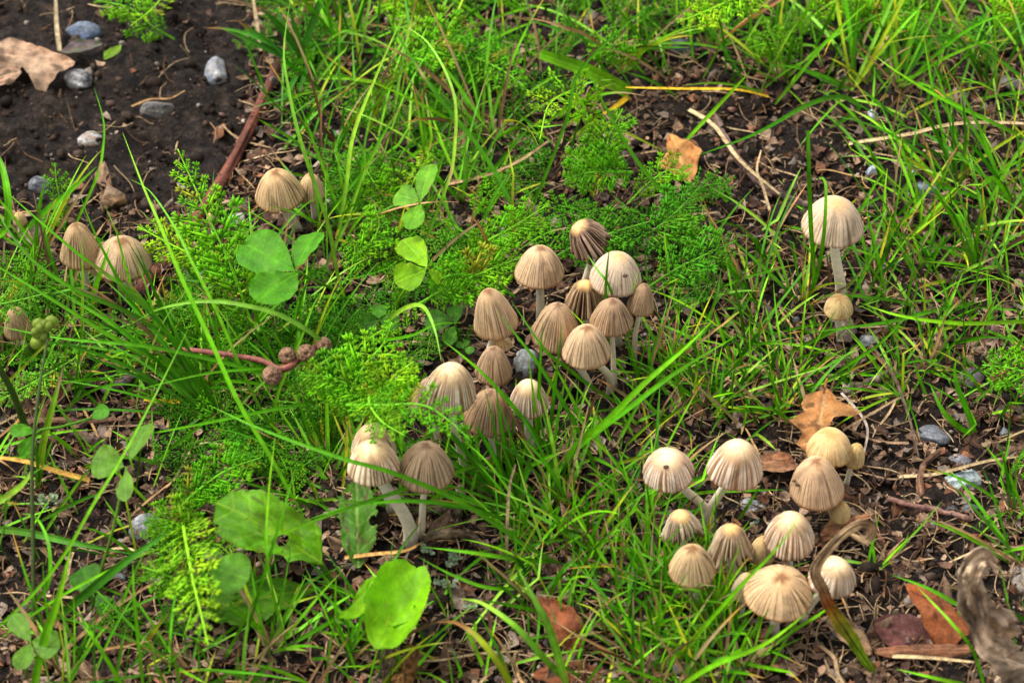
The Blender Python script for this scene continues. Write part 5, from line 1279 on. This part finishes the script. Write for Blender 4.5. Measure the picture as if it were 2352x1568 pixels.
def tone():
    u = rng.random()
    c = GD if u < .25 else GM if u < .65 else GB if u < .9 else GP
    if rng.random() < .07: c = GYL
    if rng.random() < .07: c = lin(170, 142, 96)
    if rng.random() < .04: c = lin(112, 88, 60)
    return c * rng.uniform(.85, 1.15)

def tuft(label, px, py, n, L, ax=0.0, ay=0.3, spread=1.0, w=0.13, col=None):
    """n blades fanning out from one foot; (ax, ay) the mean lean to the side and away"""
    base = G(px, py, -0.05)
    root = thing('grass_tuft', label, 'grass', base, 'grass tufts')
    for i in range(n):
        v = np.array([ax + rng.normal() * .8 * spread, ay + rng.normal() * .8 * spread])
        az = math.atan2(v[0], v[1]); el = math.radians(np.clip(88 - 34 * np.linalg.norm(v), 18, 86))
        b = base + np.array([rng.normal() * .22, rng.normal() * .18, 0])
        LL = L * rng.uniform(.55, 1.15)
        mb = MB(); rand_blade(mb, b, LL, w * rng.uniform(.95, 1.5), az, el, tone() if col is None else col * rng.uniform(.85, 1.15), rng.choice([0, .04, .08, .2]), rng.uniform(.03, .16))
        link('blade', mb.mesh('blade', M_GRASS, base), root)
    mb = MB()                                             # dry sheaths at the foot
    for i in range(4):
        P = grow(base, rng.uniform(0, 6.28), rng.uniform(.5, 1.3), rng.uniform(.8, 1.8), .25, 8)
        blade(mb, P, .2 * (1 - np.linspace(0, .8, 8)), [0, -.5, .8], lin(158, 126, 92) * rng.uniform(.7, 1.1), .3, .3)
    link('dry_sheath', mb.mesh('dry_sheath', M_LITTER, base), root)
    return root

for tf in [
 ('wide leaved grass tuft growing over the end of the red stick', 690, 150, 12, 5.5, -.3, -.1, 1.3, .26, lin(72, 140, 40)),
 ('dense long grass tuft just behind the red stick', 790, 120, 14, 8, .3, .1, 1.1, .16),
 ('long grass tuft amid yarrow behind the dark jointed blade', 960, 210, 14, 8, -.2, .2, 1.2, .15),
 ('grass tuft between the arching stem and the curled feathery leaf', 1130, 330, 14, 7.5, -.3, .4, 1.0, .14),
 ('grass tuft behind the pale clover leaf', 1060, 470, 9, 6, -.2, .5, .9, .13),
 ('grass tuft beside the small tan mushroom', 800, 540, 10, 6.5, .1, .5, .9, .14),
 ('long grass tuft beside the broad cut blade', 1420, 120, 14, 8, .3, .2, 1.2, .15),
 ('grass tuft beside the slate coloured stone', 1640, 120, 12, 7, .1, .3, 1.1, .13),
 ('dense grass tuft behind the curling green blade', 1960, 210, 18, 8, .0, .4, 1.1, .15),
 ('tall grass tuft leaning away behind the thin white shard', 2060, 200, 14, 8, .5, .5, 1.0, .14),
 ('grass tuft below drooping bright feathery leaf', 1800, 190, 12, 6.5, -.3, .4, 1.0, .12),
 ('grass tuft near the far grey stone', 2280, 210, 12, 7.5, .1, .4, 1.1, .14),
 ('grass tuft rising among litter near white and blue scrap', 2190, 430, 12, 6.5, .2, .4, 1.1, .13),
 ('tall grass tuft beyond the bluish stone', 2330, 480, 14, 7.5, -.3, .4, 1.1, .14),
 ('grass tuft behind the reddish pebble', 2250, 620, 14, 6.5, -.2, .5, 1.2, .13),
 ('thin grass tuft next to the long curved mushroom stem', 2010, 640, 11, 4.8, .2, .5, 1.0, .10),
 ('thin grass tuft growing by the fork of the long level blades', 2110, 640, 10, 5, .1, .5, 1.0, .11),
 ('slender tuft at the foot of upright nibbled blade', 1840, 700, 9, 5, -.3, .5, .9, .11),
 ('sparse tuft by wet black soil', 1730, 690, 9, 5, -.1, .6, .9, .12),
 ('tuft of dark blades beyond blue green yarrow', 1720, 800, 12, 5, .1, .5, 1.2, .10),
 ('fine grass tuft between the central clump and the speckled stone', 1820, 880, 12, 4.5, .0, .5, 1.3, .09),
 ('fine bright tuft above the tall striped mushrooms', 1620, 930, 14, 5, .0, .4, 1.3, .10),
 ('thin tuft beside the bent stems of the central clump', 1480, 900, 12, 4.8, .1, .5, 1.0, .10),
 ('fine tuft just under the brown peeping mushroom', 1540, 850, 11, 4.6, .1, .5, 1.1, .10),
 ('dense dark tuft sweeping toward the wide brown fan cap', 1180, 1180, 22, 7, -.9, .5, .6, .13, GD * 1.15),
 ('upright dense tuft below the small striped mushroom', 1290, 1160, 18, 6.5, .0, .6, .8, .12),
 ('spreading tuft with brown papery foot', 1370, 1270, 14, 5.5, .1, .5, 1.1, .11),
 ('star shaped tuft beyond the lone straw', 1255, 1260, 13, 6, .1, .2, 1.4, .11),
 ('tuft spreading before the sideways curving stem', 1490, 1180, 12, 5.5, -.1, .4, 1.1, .11),
 ('fine tuft by smooth tan mushroom and shrivelled ones', 1500, 1360, 12, 4.6, .1, .3, 1.3, .10),
 ('dense bright tuft before the smooth tan mushroom', 1620, 1450, 18, 5.5, .0, .5, 1.0, .11, GB),
 ('dense bright tuft below the widest tan cap', 1700, 1530, 14, 5, .2, .3, 1.3, .12, GB),
 ('tuft by the rust coloured edgewise leaf', 1400, 1450, 10, 5, .2, .4, 1.1, .11),
 ('sparse tuft among brown litter beyond the rust coloured leaves', 1480, 1540, 11, 5, .1, .4, 1.2, .11),
 ('sweeping dark tuft under the crossing long blades', 500, 960, 20, 8, -.9, .5, .7, .13, GD * 1.1),
 ('long grass tuft beside the fuzzy seed stalk', 430, 860, 14, 7.5, -.8, .5, .8, .13),
 ('upright tuft behind the warty seed heads', 690, 900, 12, 6.5, -.3, .6, .9, .12),
 ('tuft between the large clover leaf and upright feathery leaf', 600, 720, 9, 6, -.4, .5, .9, .12),
 ('tuft growing at the feet of the tan pair', 140, 690, 10, 5, .2, .4, 1.1, .11),
 ('sparse tuft by the tiny yellow button', 90, 590, 8, 4.8, .2, .4, 1.0, .12),
 ('grass tuft near the mushroom hidden under yarrow', 150, 760, 8, 4.5, -.3, .4, 1.0, .11),
 ('tuft rising below the bushy feathery clump', 740, 1080, 12, 6, -.4, .5, 1.0, .12),
 ('sparse tuft below the hanging feathery leaf', 420, 1540, 12, 5, -.1, .4, 1.3, .12),
 ('grass tuft below shaded dandelion leaf', 620, 1500, 12, 5.5, .0, .4, 1.2, .12),
 ('sparse tuft beside the dry stalks', 800, 1500, 9, 5, .0, .5, 1.0, .12),
 ('sparse tuft by the clover with a white fleck', 150, 1560, 9, 5, .1, .4, 1.0, .13),
 ('low tuft past the two touching stones', 2330, 1180, 9, 4.5, -.4, .3, 1.0, .11),
 ('thin tuft beyond the curled withered leaf', 2340, 1300, 8, 5, -.4, .4, .9, .12),
 ('thin tuft beyond the folded tan dead leaf', 2010, 1310, 6, 3.6, .1, .4, 1.1, .10),
 ('low spreading tuft near the grey brown dead leaf', 2130, 850, 12, 4.5, .1, .4, 1.4, .10),
 ('low tuft in front of bleached wood', 2070, 900, 10, 4, -.1, .3, 1.4, .10),
 ('small tuft above the oak leaf', 1790, 960, 10, 4.2, -.3, .3, 1.3, .09),
]:
    tuft(tf[0], *tf[1:6], *(tf[6:]))

# the countless short blades between: one mass
ZONES = [ # x0, y0, x1, y1, count, length
 (620, -120, 1350, 380, 250, 6), (1350, -120, 2450, 230, 340, 6), (2000, 200, 2480, 620, 164, 5), (1480, 520, 2450, 880, 320, 3.6),
 (1450, 860, 1850, 1000, 113, 3.5), (1150, 1020, 1560, 1400, 203, 4.2), (1450, 1300, 1760, 1620, 190, 4), (-100, 620, 720, 960, 230, 5.5),
 (720, 360, 1200, 640, 130, 4.5), (900, 1380, 1500, 1640, 63, 4), (100, 1380, 900, 1640, 125, 4.2), (1850, 850, 2450, 960, 69, 3), (2250, 960, 2480, 1640, 37, 3.6), (700, 1050, 1150, 1200, 85, 4), (-150, 1000, 400, 1300, 85, 4),
]
gm = MB()
for x0, y0, x1, y1, cnt, L in ZONES:
    for i in range(cnt):
        b = G(rng.uniform(x0, x1), rng.uniform(y0, y1), -0.05)
        v = rng.normal(size=2) * .8 + np.array([0, .25])
        rand_blade(gm, b, L * rng.uniform(.4, 1.2), rng.uniform(.09, .17), math.atan2(v[0], v[1]), math.radians(np.clip(85 - 36 * np.linalg.norm(v), 12, 85)), tone() * .92, rng.choice([0, .05, .12, .3]), rng.uniform(.04, .2))
g_ = link('grass', gm.mesh('grass', M_GRASS))
tag(g_, 'short fine green grass growing between the tufts', 'grass', None, 'stuff')

# ------------------------------------------------------------------ litter
def bare(px, py):
    return px < 560 - 0.3 * max(0, py - 250) and py < 470

LC = [lin(112, 88, 70), lin(136, 108, 84), lin(92, 68, 54), lin(150, 124, 100), lin(76, 54, 44), lin(122, 82, 58), lin(128, 112, 98)]
def chip_geo(seed, m=7, closed=True):
    rg = np.random.default_rng(seed)
    a = np.sort(np.arange(m) / m * 6.283 + rg.uniform(-.3, .3, m)); r = rg.uniform(.35, 1.2, m)
    ring = np.stack([np.cos(a) * r, np.sin(a) * r * rg.uniform(.25, .85), np.zeros(m)], 1)
    cu = rg.uniform(-.9, .9); tw = rg.uniform(-.6, .6)
    inner = ring * .5
    V = np.vstack([[[0, 0, 0]], inner, ring])
    V[:, 2] = cu * V[:, 0] ** 2 + tw * V[:, 0] * V[:, 1] + rg.normal(size=len(V)) * .07
    n = len(V)
    if not closed:
        j = np.arange(m); j2 = (j + 1) % m
        return V, np.stack([1 + j, 1 + m + j, 1 + m + j2, 1 + j2], 1), np.stack([np.zeros(m, int), 1 + j, 1 + j2], 1)
    V = np.vstack([V, V - [0, 0, .025]])
    j = np.arange(m); j2 = (j + 1) % m
    T = np.stack([np.zeros(m, int), 1 + j, 1 + j2], 1)
    Q = np.stack([1 + j, 1 + m + j, 1 + m + j2, 1 + j2], 1)
    Tb, Qb = T[:, ::-1] + n, Q[:, ::-1] + n
    Qs = np.stack([1 + m + j, n + 1 + m + j, n + 1 + m + j2, 1 + m + j2], 1)
    return V, np.vstack([Q, Qb, Qs]), np.vstack([T, Tb])

def rotm(az, tilt, tdir):
    return np.array((Matrix.Rotation(tdir, 3, 'Z') @ Matrix.Rotation(tilt, 3, 'X') @ Matrix.Rotation(az, 3, 'Z')))

NP = 60000
PX_, PY_ = rng.uniform(-150, 2500, NP), rng.uniform(-130, 1690, NP)
kk_ = SENSOR / LENS / 2352.0
D_ = F_ + ((PX_ - 1176) * kk_)[:, None] * R_ - ((PY_ - 784) * kk_)[:, None] * UP_
Z_ = np.zeros(NP)
for _ in range(4):
    P_ = CAM + D_ * ((Z_ - CAM[2]) / D_[:, 2])[:, None]; Z_ = ground_broad(P_[:, 0], P_[:, 1])
P_ = CAM + D_ * ((Z_ - CAM[2]) / D_[:, 2])[:, None]
BARE_ = np.array([bare(a, b) for a, b in zip(PX_, PY_)])
spot_i = [0]
def spot(bare_share):
    while True:
        i = spot_i[0] = (spot_i[0] + 1) % NP
        if BARE_[i] and rng.random() > bare_share: continue
        return P_[i] + [rng.uniform(-.1, .1), rng.uniform(-.1, .1), 0]

CH = []
for i in range(14):
    V, Q, T = chip_geo(300 + i)
    CH.append(make_mesh('leaf_scrap', V, Q, T, np.tile(LC[i % 7], (len(V), 1)) * (1 + .3 * rng.normal(size=(len(V), 1)) * .4), M_LITTER, False))
for i in range(290):
    p = spot(.1); s = rng.uniform(.4, 1.05)
    o = link('leaf_scrap', CH[i % 14])
    M3 = Matrix(rotm(rng.uniform(0, 6.28), abs(rng.normal()) * .4, rng.uniform(0, 6.28)).tolist()).to_4x4()
    o.matrix_basis = Matrix.Translation(Vector((p + [0, 0, .12 + .1 * rng.random()]) * U)) @ M3 @ Matrix.Scale(s, 4)
    tag(o, 'small torn brown scrap of dead leaf lying in the soil litter', 'leaf scrap', 'brown leaf scraps in the litter')

SW = []
for i in range(10):
    rg = np.random.default_rng(600 + i); t = np.linspace(-1, 1, 10)
    P = np.stack([t, .18 * rg.normal() * t ** 2 + .06 * np.sin(t * 3 + i), .12 * rg.normal() * t ** 2], 1)
    mb = MB(); blade(mb, P, .085 * (1 - .5 * np.clip(t, 0, 1)), [0, .2, 1], [ST1, ST2, ST1 * .8, lin(128, 102, 78), lin(166, 130, 84)][i % 5], .3, .7)
    SW.append(mb.mesh('straw_piece', M_LITTER))
for i in range(280):
    p = spot(.12); s = rng.uniform(.5, 1.5)
    o = link('straw_piece', SW[i % 10])
    M3 = Matrix(rotm(rng.uniform(0, 6.28), rng.normal() * .12, rng.uniform(0, 6.28)).tolist()).to_4x4()
    o.matrix_basis = Matrix.Translation(Vector((p + [0, 0, .2 + .15 * rng.random()]) * U)) @ M3 @ Matrix.Scale(s, 4)
    tag(o, 'short loose piece of dry straw lying on the soil', 'straw', 'short straw pieces in the litter')

PB = []
for i in range(8):
    V, T = stone_geo(900 + i, 2, 7)
    PB.append(make_mesh('pebble', V * [1, .8, .65], None, T, [lin(128, 128, 130), lin(96, 100, 108), lin(150, 144, 136), lin(84, 76, 70), lin(112, 104, 96), lin(140, 142, 146), lin(104, 92, 84), lin(176, 174, 170)][i], M_STONE))
for i in range(130):
    p = spot(.9); s = rng.uniform(.1, .24)
    o = link('pebble', PB[i % 8])
    o.matrix_basis = Matrix.Translation(Vector((p + [0, 0, .1]) * U)) @ Matrix.Rotation(rng.uniform(0, 6.28), 4, 'Z') @ Matrix.Scale(s, 4)
    tag(o, 'tiny grey pebble sunk in the dark soil', 'pebble', 'tiny pebbles in the soil')

HK = []
for i in range(6):
    V, T = ICO[2]; V = V * [1, .52, .42]; V = V * (1 - .35 * np.clip(V[:, :1], 0, 1)) * (1 + .08 * noise3(V * 4 + i, i))[:, None]
    HK.append(make_mesh('seed_husk', V, None, T, np.tile([lin(92, 52, 36), lin(70, 40, 34), lin(120, 74, 50), lin(126, 100, 84), lin(84, 62, 56), lin(104, 60, 30)][i], (len(V), 1)), M_SEED))
for i in range(130):
    p = spot(.1); s = rng.uniform(.14, .3)
    o = link('seed_husk', HK[i % 6])
    o.matrix_basis = Matrix.Translation(Vector((p + [0, 0, .12]) * U)) @ Matrix.Rotation(rng.uniform(0, 6.28), 4, 'Z') @ Matrix.Rotation(rng.normal() * .4, 4, 'Y') @ Matrix.Scale(s, 4)
    tag(o, 'small smooth reddish brown bud husk lying on the soil', 'seed husk', 'bud husks in the litter')

# uncountable fine litter: crumbs, chips, fibres
cm = MB(); V1, T1 = ICO[2]
for i in range(1500):                                     # clods
    p = spot(1); s = rng.gamma(2.5, .05) + .06
    cm.add(p + [0, 0, s * .1] + V1 * s * rng.uniform(.7, 1.2, 3) * (1 + .6 * noise3(V1 * 1.8 + i, i % 50, 2))[:, None], None, T1, lin(36, 27, 21) * rng.uniform(.5, 1.7))
V1, T1 = ICO[1]
for i in range(10000):
    p = spot(1); s = rng.gamma(1.8, .04) + .02
    c = lin(54, 43, 35) * rng.uniform(.35, 2.4)
    if rng.random() < .08: c = lin(150, 140, 128) * rng.uniform(.6, 1.2)
    cm.add(p + [0, 0, .08 + s * .3] + V1 * s * rng.uniform(.6, 1.2, 3) * (1 + .25 * rng.normal(size=(len(V1), 1))), None, T1, c)
o = link('soil_crumbs', cm.mesh('soil_crumbs', M_LITTER, None, False)); tag(o, 'loose dark crumbs and grains of soil', 'soil', None, 'stuff')
cm = MB()
GEO = [chip_geo(1200 + i, 6, False) for i in range(40)]
for i in range(14000):
    p = spot(.05); s = rng.uniform(.1, .46)
    V, Q, T = GEO[i % 40]
    W = (V * s) @ rotm(rng.uniform(0, 6.28), abs(rng.normal()) * .5, rng.uniform(0, 6.28)).T
    cm.add(p + [0, 0, .1 + .22 * rng.random()] + W, Q, T, LC[int(rng.integers(7))] * rng.uniform(.3, 1.45))
o = link('leaf_litter', cm.mesh('leaf_litter', M_LITTER, None, False)); tag(o, 'fine brown crumbled leaf litter covering the soil', 'leaf litter', None, 'stuff')
cm = MB()
for i in range(4600):
    p = spot(.2) + [0, 0, .15 + .25 * rng.random()]
    L = rng.uniform(.5, 2.2); az = rng.uniform(0, 6.28); t = np.linspace(-.5, .5, 8)
    cu = rng.normal() * .5
    P = p + np.stack([np.cos(az) * t * L - np.sin(az) * cu * t * t * L, np.sin(az) * t * L + np.cos(az) * cu * t * t * L, .12 * rng.normal() * t * L + .12 * np.sin(t * 5 + i)], 1)
    tube(cm, P, rng.uniform(.012, .04), 4, [lin(132, 104, 76), lin(98, 70, 48), lin(160, 134, 100), lin(176, 150, 112)][i % 4] * rng.uniform(.6, 1.2), False)
o = link('litter_fibres', cm.mesh('litter_fibres', M_LITTER)); tag(o, 'tangled fine roots and dry fibres over the soil', 'fibres', None, 'stuff')
